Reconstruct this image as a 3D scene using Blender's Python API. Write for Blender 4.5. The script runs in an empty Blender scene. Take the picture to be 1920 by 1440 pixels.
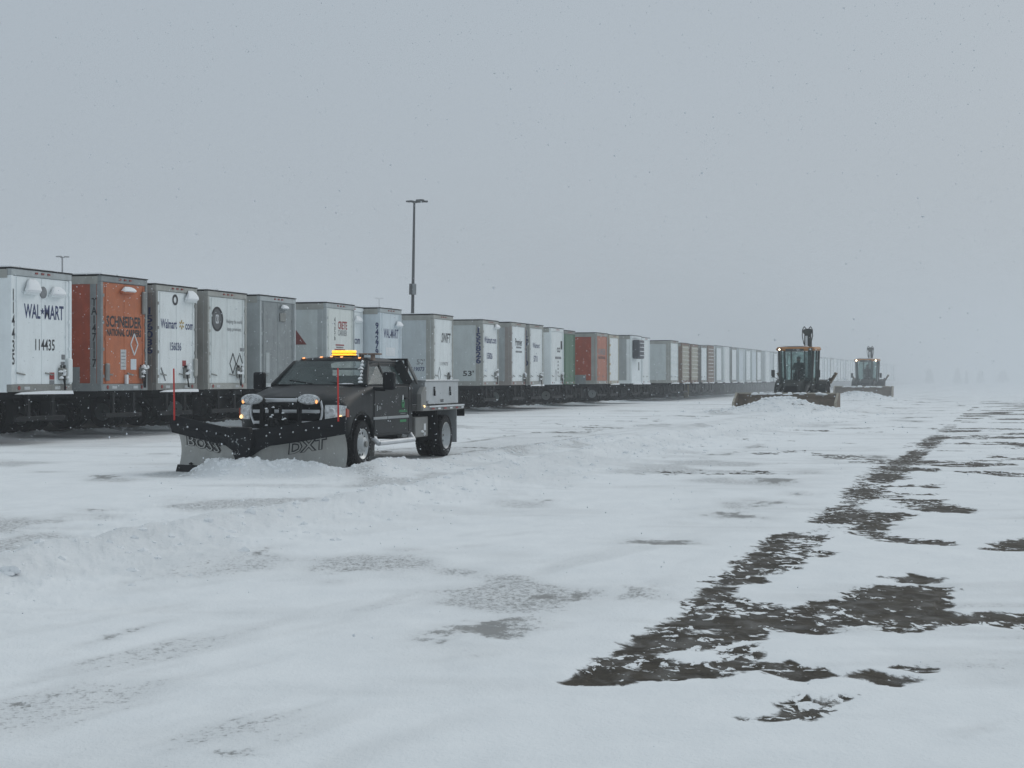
import bpy, math, random
import numpy as np
from mathutils import Vector, Matrix
random.seed(7)
rng = np.random.default_rng(11)
sc = bpy.context.scene
C = sc.collection
R = math.radians

# ------------------------------------------------------------------ camera, sky, sun, exposure
PSI = math.atan(935 / 3000)          # camera heading, left of +Y
EYE = 1.57
cam = bpy.data.cameras.new('camera'); camo = bpy.data.objects.new('camera', cam); C.objects.link(camo)
camo.location = (0, 0, EYE)
camo.rotation_euler = (math.pi / 2 - math.atan(11 / 3000), 0, PSI)
cam.sensor_width = 36; cam.lens = 36 * 3000 / 1920; cam.clip_start = 0.2; cam.clip_end = 4000
sc.camera = camo
FW = (-math.sin(PSI), math.cos(PSI)); RT = (math.cos(PSI), math.sin(PSI))

SUN_EL, SUN_AZ = R(36), R(25)
w = bpy.data.worlds.new('World'); sc.world = w; w.use_nodes = True
nt = w.node_tree; nt.nodes.clear()
out = nt.nodes.new('ShaderNodeOutputWorld'); bg = nt.nodes.new('ShaderNodeBackground')
sky = nt.nodes.new('ShaderNodeTexSky'); sky.sky_type = 'NISHITA'; sky.sun_disc = False
sky.sun_elevation = SUN_EL; sky.sun_rotation = SUN_AZ; sky.dust_density = 5
tc = nt.nodes.new('ShaderNodeTexCoord'); sx = nt.nodes.new('ShaderNodeSeparateXYZ')
mr = nt.nodes.new('ShaderNodeMapRange'); mr.inputs[1].default_value = 0.0; mr.inputs[2].default_value = 1.0
cr = nt.nodes.new('ShaderNodeValToRGB')
e = cr.color_ramp.elements
e[0].position = 0.0; e[0].color = (3.95, 4.45, 4.95, 1)
e[1].position = 1.0; e[1].color = (4.7, 5.35, 5.8, 1)
m_ = cr.color_ramp.elements.new(0.28); m_.color = (3.98, 4.56, 5.1, 1)
nz = nt.nodes.new('ShaderNodeTexNoise'); nz.inputs['Scale'].default_value = 1.6; nz.inputs['Detail'].default_value = 4
mc = nt.nodes.new('ShaderNodeMix'); mc.data_type = 'RGBA'; mc.blend_type = 'MULTIPLY'; mc.inputs[0].default_value = 1
mr2 = nt.nodes.new('ShaderNodeMapRange'); mr2.inputs[1].default_value = .3; mr2.inputs[2].default_value = .7
mr2.inputs[3].default_value = .975; mr2.inputs[4].default_value = 1.02
mx = nt.nodes.new('ShaderNodeMix'); mx.data_type = 'RGBA'; mx.inputs[0].default_value = 0.96
L = nt.links.new
L(tc.outputs['Generated'], sx.inputs[0]); L(sx.outputs['Z'], mr.inputs[0]); L(mr.outputs[0], cr.inputs[0])
L(tc.outputs['Generated'], nz.inputs['Vector']); L(nz.outputs[0], mr2.inputs[0])
L(cr.outputs[0], mc.inputs[6]); L(mr2.outputs[0], mc.inputs[7])
L(sky.outputs[0], mx.inputs[6]); L(mc.outputs[2], mx.inputs[7]); L(mx.outputs[2], bg.inputs[0])
bg.inputs[1].default_value = 0.1
L(bg.outputs[0], out.inputs[0])
sl = bpy.data.lights.new('sun', 'SUN'); sl.energy = 0.68; sl.angle = R(38); sl.color = (1, .97, .93)
slo = bpy.data.objects.new('sun', sl); C.objects.link(slo)
slo.rotation_euler = (math.pi / 2 - SUN_EL, 0, math.pi - SUN_AZ)
sc.view_settings.view_transform = 'Standard'; sc.view_settings.look = 'None'
sc.view_settings.exposure = 0.05; sc.view_settings.gamma = 1; sc.view_settings.use_curve_mapping = False
cy = sc.cycles
cy.use_denoising = True; cy.max_bounces = 8; cy.diffuse_bounces = 3; cy.glossy_bounces = 3
cy.transparent_max_bounces = 12; cy.volume_bounces = 4; cy.transmission_bounces = 4

# ------------------------------------------------------------------ materials
MATS = {}
def nodes_of(name):
    m = bpy.data.materials.new(name); m.use_nodes = True
    return m, m.node_tree, m.node_tree.nodes['Principled BSDF']
def N(t, k, **kw):
    n = t.nodes.new(k)
    for a, b in kw.items():
        if a.startswith('_'): setattr(n, a[1:], b)
        else: n.inputs[a].default_value = b
    return n
def mat(name, col, rough=.6, metal=0, var=.12, scale=3.0, grime=None, frost=0, bump=0, coat=0, emit=None):
    if name in MATS: return MATS[name]
    m, t, p = nodes_of(name)
    tc = N(t, 'ShaderNodeTexCoord')
    n = N(t, 'ShaderNodeTexNoise', Scale=scale, Detail=6.0, Roughness=.6)
    t.links.new(tc.outputs['Object'], n.inputs['Vector'])
    mr = N(t, 'ShaderNodeMapRange'); mr.inputs[1].default_value = .3; mr.inputs[2].default_value = .7
    mr.inputs[3].default_value = 1 - var; mr.inputs[4].default_value = 1 + var
    t.links.new(n.outputs[0], mr.inputs[0])
    mul = N(t, 'ShaderNodeMix', _data_type='RGBA', _blend_type='MULTIPLY'); mul.inputs[0].default_value = 1
    mul.inputs[6].default_value = (*col, 1)
    t.links.new(mr.outputs[0], mul.inputs[7]); last = mul.outputs[2]
    if grime:      # streaky road dirt, a wear pattern of its own
        mp = N(t, 'ShaderNodeMapping'); mp.inputs['Scale'].default_value = (2.2, 2.2, .35)
        g = N(t, 'ShaderNodeTexNoise', Scale=2.0, Detail=8.0, Roughness=.7)
        t.links.new(tc.outputs['Object'], mp.inputs[0]); t.links.new(mp.outputs[0], g.inputs['Vector'])
        r2 = N(t, 'ShaderNodeMapRange'); r2.inputs[1].default_value = .45; r2.inputs[2].default_value = .8
        r2.inputs[3].default_value = 0; r2.inputs[4].default_value = grime[3]
        t.links.new(g.outputs[0], r2.inputs[0])
        mg = N(t, 'ShaderNodeMix', _data_type='RGBA'); mg.inputs[7].default_value = (*grime[:3], 1)
        t.links.new(r2.outputs[0], mg.inputs[0]); t.links.new(last, mg.inputs[6]); last = mg.outputs[2]
    if frost:      # flecks of snow that stuck to the surface
        f1 = N(t, 'ShaderNodeTexNoise', Scale=28.0, Detail=3.0, Roughness=.65)
        f2 = N(t, 'ShaderNodeTexNoise', Scale=3.0, Detail=3.0)
        for q in (f1, f2): t.links.new(tc.outputs['Object'], q.inputs['Vector'])
        ad = N(t, 'ShaderNodeMath', _operation='ADD'); t.links.new(f1.outputs[0], ad.inputs[0]); t.links.new(f2.outputs[0], ad.inputs[1])
        r3 = N(t, 'ShaderNodeMapRange'); r3.inputs[1].default_value = 1.3 - frost * .35; r3.inputs[2].default_value = 1.42 - frost * .25
        r3.inputs[4].default_value = .8
        t.links.new(ad.outputs[0], r3.inputs[0])
        mf = N(t, 'ShaderNodeMix', _data_type='RGBA'); mf.inputs[7].default_value = (.75, .78, .8, 1)
        t.links.new(r3.outputs[0], mf.inputs[0]); t.links.new(last, mf.inputs[6]); last = mf.outputs[2]
    t.links.new(last, p.inputs['Base Color'])
    p.inputs['Roughness'].default_value = rough; p.inputs['Metallic'].default_value = metal
    if coat: p.inputs['Coat Weight'].default_value = coat; p.inputs['Coat Roughness'].default_value = .12
    if bump:
        b = N(t, 'ShaderNodeBump', Strength=bump, Distance=.02)
        t.links.new(n.outputs[0], b.inputs['Height']); t.links.new(b.outputs[0], p.inputs['Normal'])
    if emit:
        p.inputs['Emission Color'].default_value = (*emit[:3], 1); p.inputs['Emission Strength'].default_value = emit[3]
    if name in ('black_truck_paint',): p.inputs['Specular IOR Level'].default_value = .28
    if name in ('tyre_rubber', 'road_grimed_underside', 'black_painted_steel', 'rubber_deflector'): p.inputs['Specular IOR Level'].default_value = .15
    MATS[name] = m
    return m
GR = (.16, .15, .13)
white_paint = mat('white_trailer_paint', (.78, .82, .82), .55, grime=(*GR, .18), var=.04)
white_cool = mat('cool_white_paint', (.82, .87, .88), .5, grime=(*GR, .12), var=.04)
blue_white = mat('bluish_white_paint', (.62, .69, .73), .5, grime=(*GR, .2), var=.05)
grey_alu = mat('weathered_aluminium', (.42, .455, .46), .55, .1, grime=(*GR, .35), var=.1)
grey_side = mat('pale_grey_side_sheet', (.55, .595, .59), .55, grime=(*GR, .2), var=.06)
dark_alu = mat('dull_dirty_aluminium', (.26, .285, .29), .6, .2, grime=(.08, .08, .08, .4), var=.15)
steel_post = mat('dirty_steel_post', (.25, .255, .24), .6, .2, grime=(.10, .09, .08, .5), var=.15)
pale_post = mat('pale_galvanised_post', (.38, .385, .36), .6, .2, grime=(.12, .1, .08, .35), var=.12)
orange = mat('faded_orange_paint', (.47, .135, .05), .6, grime=(.25, .09, .05, .4), var=.12, frost=.12)
orange_side = mat('brick_orange_side_sheet', (.36, .068, .03), .6, grime=(.12, .05, .04, .4), var=.15, frost=.12)
orange_pale = mat('pinkish_orange_paint', (.45, .17, .11), .6, grime=(.3, .2, .16, .4), var=.12)
green_p = mat('faded_green_paint', (.085, .17, .11), .6, grime=(.2, .25, .2, .5), var=.15)
cream = mat('cream_container_paint', (.48, .46, .38), .6, grime=(.22, .15, .1, .45), var=.08)
brown_rust = mat('rusty_brown_steel', (.24, .17, .13), .7, grime=(.12, .08, .06, .4), var=.15)
black_steel = mat('black_painted_steel', (.012, .013, .014), .6, frost=.06, var=.3)
underside = mat('road_grimed_underside', (.012, .013, .014), .9, var=.4, frost=.09)
rubber = mat('tyre_rubber', (.02, .02, .021), .85, var=.35, frost=.22, bump=.4, scale=14)
rubber_flap = mat('rubber_deflector', (.011, .012, .014), .6, var=.3, frost=.13)
print_blue = mat('dark_blue_print', (.02, .035, .12), .6, var=.2)
print_black = mat('black_print', (.015, .016, .02), .6, var=.3)
print_red = mat('red_print', (.30, .03, .03), .6, var=.2)
print_grey = mat('grey_print', (.2, .21, .22), .6, var=.3)
print_white = mat('white_print', (.7, .72, .74), .6, var=.1)
print_green = mat('green_print', (.03, .25, .09), .6, var=.2)
print_yellow = mat('amber_print', (.5, .36, .14), .6, var=.1)
label_mat = mat('placard_sheet', (.5, .52, .53), .6, var=.2, scale=30)
red_tri = mat('dull_red_sheet', (.20, .045, .04), .6, var=.15, grime=(.1, .05, .05, .3))
truck_paint = mat('black_truck_paint', (.008, .010, .011), .5, var=.4, frost=.14, grime=(.03, .035, .038, .3), coat=0, scale=5)
chrome = mat('frosted_chrome', (.66, .68, .70), .35, .35, frost=.25)
alu = mat('bare_aluminium', (.50, .52, .53), .42, .55, var=.08, grime=(.2, .2, .19, .25))
alu_dull = mat('dull_grey_aluminium', (.25, .25, .24), .5, .4, var=.12, grime=(.1, .1, .09, .4))
moldboard = mat('grey_moldboard_sheet', (.34, .345, .33), .34, .45, var=.12, scale=2, frost=.06, grime=(.14, .13, .11, .4))
red_marker = mat('red_fibreglass', (.55, .02, .015), .45, var=.1)
trim_grey = mat('grey_door_moulding', (.30, .32, .33), .5, var=.1)
seat_grey = mat('seat_cloth', (.10, .11, .11), .9)
yellow_roof = mat('amber_cab_roof_paint', (.40, .17, .04), .55, var=.15, grime=(.2, .1, .05, .3))
machine = mat('grimy_dark_machine', (.022, .028, .025), .6, var=.4, frost=.2, grime=(.09, .095, .085, .5))
machine_y = mat('grimy_yellow_steel', (.10, .065, .02), .6, var=.3, grime=(.03, .03, .03, .6))
pusher_m = mat('rusty_tan_pusher_steel', (.20, .16, .12), .7, var=.3, grime=(.07, .05, .035, .6))
pusher_edge = mat('worn_pale_pusher_edge', (.36, .33, .27), .6, var=.15)
cloth_dark = mat('dark_work_clothes', (.02, .022, .026), .9)
skin_m = mat('skin', (.35, .22, .17), .6)
pole_m = mat('dark_bronze_pole', (.075, .08, .085), .6, var=.1)
pole_l = mat('galvanised_box', (.28, .3, .31), .6, var=.1)
bollard_m = mat('worn_yellow_bollard', (.34, .26, .13), .7, var=.2)
amber_on = mat('lit_amber_lens', (.9, .45, .05), .4, emit=(1, .50, .03, 1.5))
amber_dim = mat('dim_amber_lens', (.8, .3, .1), .4, emit=(1, .42, .14, 1.4))
amber_hot = mat('bright_amber_bulb', (1, .8, .4), .4, emit=(1, .66, .28, 1.7))
lamp_white = mat('lit_work_lamp', (1, .9, .75), .4, emit=(1, .78, .55, 3.5))
lens = mat('frosted_lamp_lens', (.55, .57, .58), .25, .2, frost=.3, var=.5, scale=18)
tree_m = mat('dark_evergreen', (.03, .04, .03), .9)
bark_m = mat('bark', (.06, .05, .04), .9)

def snow_mat():
    m, t, p = nodes_of('fresh_snow')
    p.inputs['Base Color'].default_value = (.88, .90, .915, 1); p.inputs['Roughness'].default_value = .75
    p.inputs['Specular IOR Level'].default_value = .2
    tc = N(t, 'ShaderNodeTexCoord'); n = N(t, 'ShaderNodeTexNoise', Scale=22.0, Detail=6.0, Roughness=.7)
    t.links.new(tc.outputs['Object'], n.inputs['Vector'])
    b = N(t, 'ShaderNodeBump', Strength=.5, Distance=.02)
    t.links.new(n.outputs[0], b.inputs['Height']); t.links.new(b.outputs[0], p.inputs['Normal'])
    return m
snow = snow_mat()

def glass_mat(name, tint, fac):
    m, t, p = nodes_of(name)
    p.inputs['Base Color'].default_value = (*tint, 1); p.inputs['Roughness'].default_value = .12
    p.inputs['Specular IOR Level'].default_value = .6
    tr = N(t, 'ShaderNodeBsdfTransparent'); tr.inputs[0].default_value = (.86, .93, .92, 1)
    mx = N(t, 'ShaderNodeMixShader')
    tc = N(t, 'ShaderNodeTexCoord'); n = N(t, 'ShaderNodeTexNoise', Scale=4.0, Detail=6.0)
    t.links.new(tc.outputs['Object'], n.inputs['Vector'])
    r = N(t, 'ShaderNodeMapRange'); r.inputs[1].default_value = .3; r.inputs[2].default_value = .7
    r.inputs[3].default_value = fac - .1; r.inputs[4].default_value = fac + .12
    t.links.new(n.outputs[0], r.inputs[0]); t.links.new(r.outputs[0], mx.inputs[0])
    t.links.new(p.outputs[0], mx.inputs[1]); t.links.new(tr.outputs[0], mx.inputs[2])
    t.links.new(mx.outputs[0], t.nodes['Material Output'].inputs[0])
    return m
truck_glass = glass_mat('fogged_truck_glass', (.06, .085, .085), .34)
cab_glass = glass_mat('loader_cab_glass', (.10, .14, .14), .80)

# ------------------------------------------------------------------ mesh helpers
class MB:
    def __init__(s): s.v = []; s.f = []
    def add(s, v, f):
        o = len(s.v); s.v += [tuple(q) for q in v]; s.f += [[i + o for i in q] for q in f]; return s
    def box(s, x0, x1, y0, y1, z0, z1, M=None):
        v = [Vector(q) for q in ((x0, y0, z0), (x1, y0, z0), (x1, y1, z0), (x0, y1, z0), (x0, y0, z1), (x1, y0, z1), (x1, y1, z1), (x0, y1, z1))]
        if M: v = [M @ q for q in v]
        return s.add(v, [(3, 2, 1, 0), (4, 5, 6, 7), (0, 1, 5, 4), (1, 2, 6, 5), (2, 3, 7, 6), (3, 0, 4, 7)])
    def tube(s, a, b, r0, r1=None, n=10, caps=True):
        a = Vector(a); b = Vector(b); r1 = r0 if r1 is None else r1
        d = (b - a).normalized(); u = d.orthogonal().normalized(); w_ = d.cross(u)
        v = []
        for p, r in ((a, r0), (b, r1)):
            for i in range(n):
                t = 2 * math.pi * i / n; v.append(p + (u * math.cos(t) + w_ * math.sin(t)) * r)
        f = [(i, (i + 1) % n, n + (i + 1) % n, n + i) for i in range(n)]
        if caps: f += [tuple(range(n - 1, -1, -1)), tuple(range(n, 2 * n))]
        return s.add(v, f)
    def path(s, pts, r, n=8):
        for a, b in zip(pts[:-1], pts[1:]): s.tube(a, b, r, n=n)
        return s
    def bar(s, a, b, wx, wy):     # rectangular bar from a to b
        a = Vector(a); b = Vector(b); d = (b - a).normalized()
        up = Vector((0, 0, 1)) if abs(d.z) < .95 else Vector((1, 0, 0))
        u = d.cross(up).normalized(); q = u.cross(d)
        v = [p + u * i * wx / 2 + q * j * wy / 2 for p in (a, b) for i, j in ((-1, -1), (1, -1), (1, 1), (-1, 1))]
        return s.add(v, [(3, 2, 1, 0), (4, 5, 6, 7), (0, 1, 5, 4), (1, 2, 6, 5), (2, 3, 7, 6), (3, 0, 4, 7)])
    def prism(s, pts, axis, a, b):   # 2-d outline swept along an axis
        n = len(pts)
        def P(q, h):
            return {'x': (h, q[0], q[1]), 'y': (q[0], h, q[1]), 'z': (q[0], q[1], h)}[axis]
        v = [P(q, a) for q in pts] + [P(q, b) for q in pts]
        f = [(i, (i + 1) % n, n + (i + 1) % n, n + i) for i in range(n)] + [tuple(range(n - 1, -1, -1)), tuple(range(n, 2 * n))]
        return s.add(v, f)
    def loft(s, secs, caps=True):
        n = len(secs[0]); v = [p for q in secs for p in q]; f = []
        for k in range(len(secs) - 1):
            for i in range(n):
                j = (i + 1) % n; f.append((k * n + i, k * n + j, (k + 1) * n + j, (k + 1) * n + i))
        if caps: f += [tuple(range(n - 1, -1, -1)), tuple(range((len(secs) - 1) * n, len(secs) * n))]
        return s.add(v, f)
    def lathe(s, prof, c=(0, 0, 0), axis='y', n=32, closed=True):
        v = []; m = len(prof)
        for i in range(n):
            t = 2 * math.pi * i / n; ct, st = math.cos(t), math.sin(t)
            for r, h in prof:
                p = {'y': (r * ct, h, r * st), 'z': (r * ct, r * st, h), 'x': (h, r * ct, r * st)}[axis]
                v.append((p[0] + c[0], p[1] + c[1], p[2] + c[2]))
        f = []
        for i in range(n):
            j = (i + 1) % n
            for k in range(m if closed else m - 1):
                l = (k + 1) % m; f.append((i * m + k, i * m + l, j * m + l, j * m + k))
        return s.add(v, f)
    def blob(s, c, r, sub=1, seed=None, amp=.25, flat=True, pw=1.0):
        rd = random.Random(seed); n, mrows = (10, 6) if sub == 1 else (18, 10)
        v = []; f = []
        ph = [(rd.uniform(0, 6), rd.uniform(0, 6), rd.uniform(1, 3)) for _ in range(3)]
        for j in range(mrows + 1):
            th = math.pi * j / mrows
            for i in range(n):
                t = 2 * math.pi * i / n
                k = 1 + amp * sum(math.sin(p[2] * t * 1.0 // 1 * 0 + round(p[2]) * t + p[0]) * math.sin(2 * th + p[1]) for p in ph) / 2
                sp = lambda q: math.copysign(abs(q) ** pw, q)
                x, y, z = sp(math.sin(th)) * sp(math.cos(t)), sp(math.sin(th)) * sp(math.sin(t)), sp(math.cos(th))
                if flat and z < 0: z *= .35
                v.append((c[0] + r[0] * x * k, c[1] + r[1] * y * k, c[2] + r[2] * z * k))
        for j in range(mrows):
            for i in range(n):
                f.append((j * n + i, j * n + (i + 1) % n, (j + 1) * n + (i + 1) % n, (j + 1) * n + i))
        return s.add(v, f)
    def build(s, name, m, parent=None, bevel=0, smooth=False, seg=2, label=None):
        me = bpy.data.meshes.new(name); me.from_pydata(s.v, [], s.f); me.update()
        import bmesh
        b = bmesh.new(); b.from_mesh(me); bmesh.ops.recalc_face_normals(b, faces=b.faces); b.to_mesh(me); b.free()
        me.materials.append(m)
        o = bpy.data.objects.new(name, me); C.objects.link(o)
        if parent: o.parent = parent
        if bevel:
            md = o.modifiers.new('bevel', 'BEVEL'); md.width = bevel; md.segments = seg; md.limit_method = 'ANGLE'; md.angle_limit = R(35)
        if smooth or bevel: 
            for p in me.polygons: p.use_smooth = True
            try: me.set_sharp_from_angle(angle=R(38))
            except Exception: pass
        if label: o['label'] = label
        return o
def thing(name, label, cat, loc=(0, 0, 0), rz=0, group=None):
    o = bpy.data.objects.new(name, None); C.objects.link(o); o.empty_display_size = .3
    o.location = loc; o.rotation_euler = (0, 0, rz); o['label'] = label; o['category'] = cat
    if group: o['group'] = group
    return o
def tag(o, label, cat, group=None, kind=None):
    if label: o['label'] = label
    if cat: o['category'] = cat
    if group: o['group'] = group
    if kind: o['kind'] = kind
    return o
def kids(o): return [c for c in bpy.data.objects if c.parent == o]
KID = {}
def reg(o):
    KID[o.name] = [c for c in o.children]; 
    return KID[o.name]
def copy_tree(o, parent=None):
    c = o.copy(); C.objects.link(c); c.parent = parent
    for ch in list(o.children): copy_tree(ch, c)
    return c
TXT = {}
def text(s, parent, m, face, cx, cz, plane, wdt, hgt, name='lettering', bold=.0, vertical=False, space=1.0, shear=0):
    """Printed words as thin raised shapes. face 'r' = rear (+x normal), 's' = near side (-y normal),
    'l' = left side (+y normal, reads towards -x), 'f' = front (+x normal)."""
    key = (s, bold, vertical, space, shear)
    if key not in TXT:
        cu = bpy.data.curves.new('t', 'FONT'); cu.body = '\n'.join(s) if vertical else s
        cu.align_x = 'CENTER'; cu.offset = bold; cu.resolution_u = 2; cu.space_character = space; cu.shear = shear
        if vertical: cu.space_line = .78
        ob = bpy.data.objects.new('t', cu); C.objects.link(ob)
        bpy.context.view_layer.update()
        me = bpy.data.meshes.new_from_object(ob.evaluated_get(bpy.context.evaluated_depsgraph_get()))
        co = np.zeros(len(me.vertices) * 3); me.vertices.foreach_get('co', co); co = co.reshape(-1, 3)
        fs = [list(p.vertices) for p in me.polygons]
        lo, hi = co.min(0), co.max(0)
        uv = (co[:, :2] - (lo + hi)[:2] / 2) / (hi - lo)[:2]
        TXT[key] = (uv, fs)
        bpy.data.objects.remove(ob); bpy.data.curves.remove(cu); bpy.data.meshes.remove(me)
    uv, fs = TXT[key]
    v = []
    for a, b in uv:
        a = a * wdt; b = b * hgt
        if face in 'rf': v.append((plane, cx + a, cz + b))
        elif face == 's': v.append((cx + a, plane, cz + b))
        elif face == 'l': v.append((cx - a, plane, cz + b))
    me = bpy.data.meshes.new(name); me.from_pydata(v, [], fs); me.update(); me.materials.append(m)
    o = bpy.data.objects.new(name, me); C.objects.link(o); o.parent = parent
    return o

# ------------------------------------------------------------------ noise for the ground relief
_P = rng.random((512, 512)).astype(np.float32)
def vnoise(x, y, k=0):
    xi = np.floor(x).astype(int); yi = np.floor(y).astype(int)
    fx = x - xi; fy = y - yi; fx = fx * fx * (3 - 2 * fx); fy = fy * fy * (3 - 2 * fy)
    g = lambda a, b: _P[(a + 37 * k) % 512, (b + 91 * k) % 512]
    return (g(xi, yi) * (1 - fx) + g(xi + 1, yi) * fx) * (1 - fy) + (g(xi, yi + 1) * (1 - fx) + g(xi + 1, yi + 1) * fx) * fy
def fbm(x, y, o=4, k=0, gain=.5):
    s = 0; a = 1; t = 0
    for i in range(o):
        s = s + a * vnoise(x * 2 ** i + 13 * i, y * 2 ** i + 7 * i, k + i); t += a; a *= gain
    return s / t
def sstep(a, b, x):
    t = np.clip((x - a) / (b - a), 0, 1); return t * t * (3 - 2 * t)
def px2w(u, v):
    z = 3000 * EYE / (v - 709.0); x = (u - 960) / 3000 * z
    return (z * FW[0] + x * RT[0], z * FW[1] + x * RT[1])

# places of bare pavement, as outlines on the ground (metres)
def zp(pts): return [px2w(1120 + a / 2.0575, 740 + b / 2.0575) for a, b in pts]
BARE = [
 [px2w(*q) for q in ((1073,1288),(1094,1257),(1150,1232),(1217,1232),(1232,1241),(1285,1248),(1363,1243),(1412,1245),(1470,1253),(1548,1258),(1543,1270),(1504,1279),(1455,1267),(1431,1258),(1392,1260),(1324,1277),(1266,1279),(1207,1279),(1149,1288))],
 zp([(85,1000),(130,960),(200,915),(260,880),(340,850),(350,820),(370,780),(450,740),(510,735),(520,770),(560,790),(640,800),(680,820),(800,820),(860,795),(960,790),(985,745),(1100,735),(1320,740),(1365,780),(1340,800),(1340,830),(1400,850),(1500,835),(1646,840),(1720,850),(1720,900),(1646,905),(1520,890),(1420,880),(1300,900),(1200,920),(1050,905),(960,895),(850,925),(770,915),(700,905),(640,930),(660,945),(560,955),(480,985),(380,990),(330,985),(240,990),(200,1010)]),
 zp([(455,722),(490,697),(560,640),(600,612),(700,545),(740,537),(840,545),(760,560),(740,580),(800,600),(690,612),(750,640),(740,660),(700,690),(600,702),(650,720),(560,732),(480,735)]),
 zp([(480,1000),(520,980),(620,975),(640,1000),(620,1030),(760,1045),(700,1052),(500,1025)]),
 zp([(820,490),(870,465),(900,435),(960,435),(1040,450),(1200,455),(1180,475),(1110,490),(1120,515),(1060,530),(1180,560),(1390,580),(1340,585),(1180,575),(1090,565),(1060,545),(1000,540),(1010,520),(1000,495),(900,495)]),
 zp([(1130,400),(1310,405),(1340,425),(1440,440),(1430,455),(1300,450),(1230,440),(1200,420)]),
 zp([(955,398),(960,370),(1030,340),(1060,345),(1100,385),(1190,391),(1060,400)]),
 zp([(1030,332),(1100,280),(1160,245),(1210,250),(1390,260),(1280,268),(1200,275),(1160,300),(1180,325),(1080,330)]),
 zp([(1235,196),(1250,185),(1300,186),(1300,200)]),
 zp([(580,1265),(680,1250),(720,1215),(800,1185),(830,1195),(940,1185),(930,1215),(870,1240),(800,1265),(700,1260),(630,1272)]),
 zp([(1155,1055),(1220,1050),(1285,1065),(1260,1075)]),
 zp([(930,1092),(1060,1085),(1190,1095),(1220,1112),(1150,1128),(1050,1105)]),
 zp([(1520,600),(1560,570),(1646,560),(1760,565),(1760,600),(1646,605),(1560,605)]),
 zp([(840,612),(880,612),(895,625),(860,630)]),
 zp([(1120,705),(1200,700),(1330,712),(1300,727),(1180,722)]),
]
HOLES = [zp([(340,925),(380,905),(450,900),(480,920),(440,935),(360,940)]),
         zp([(225,1005),(300,990),(470,995),(490,1030),(380,1042),(240,1028)])]
THIN = [(1022,1122,125,20,-.12,.75),(1200,1118,80,18,-.1,.55),(905,1183,145,20,-.12,.85),(880,1228,150,30,-.1,.3),(1237,1020,95,7,0,.8),
 (1375,967,85,10,.02,.75),(1450,944,80,6,0,.7),(1455,900,80,7,0,.75),(1350,855,60,6,-.05,.6),(1417,838,35,5,0,.6),(1020,939,30,3,0,.7),
 (955,932,50,5,0,.5),(1160,887,60,3,0,.5),(1054,910,50,4,0,.5),(480,1044,65,10,-.18,.7),(375,1065,85,7,-.15,.55),(258,1098,75,5,-.15,.55),
 (650,1073,65,8,-.2,.6),(233,1194,110,8,-.3,.6),(33,1328,32,8,-.15,.7),(450,1368,75,14,-.05,.45),(440,1423,90,14,-.1,.5),(617,1006,40,4,-.1,.4),
 (200,894,50,4,-.05,.7),(179,957,50,4,-.02,.6),(333,938,60,4,-.05,.4),(1500,925,40,5,0,.6),(1540,862,40,5,0,.5),(1640,858,60,5,0,.6),
 (960,1003,60,4,-.1,.35),(880,1030,60,4,-.1,.4),(1000,1060,60,4,-.05,.3),(300,1150,90,8,-.2,.3),(100,1275,130,10,-.28,.4),(260,1270,120,9,-.3,.3),(1830,1380,60,12,-.2,.35)]

def sdf(poly, X, Y):
    d = np.full(X.shape, 1e9); ins = np.zeros(X.shape, bool); n = len(poly)
    for i in range(n):
        ax, ay = poly[i]; bx, by = poly[(i + 1) % n]; ex, ey = bx - ax, by - ay
        t = np.clip(((X - ax) * ex + (Y - ay) * ey) / (ex * ex + ey * ey + 1e-9), 0, 1)
        d = np.minimum(d, np.hypot(X - ax - t * ex, Y - ay - t * ey))
        c = ((ay > Y) != (by > Y)) & (X < (bx - ax) * (Y - ay) / (by - ay + 1e-12) + ax); ins ^= c
    return np.where(ins, -d, d)

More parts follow.
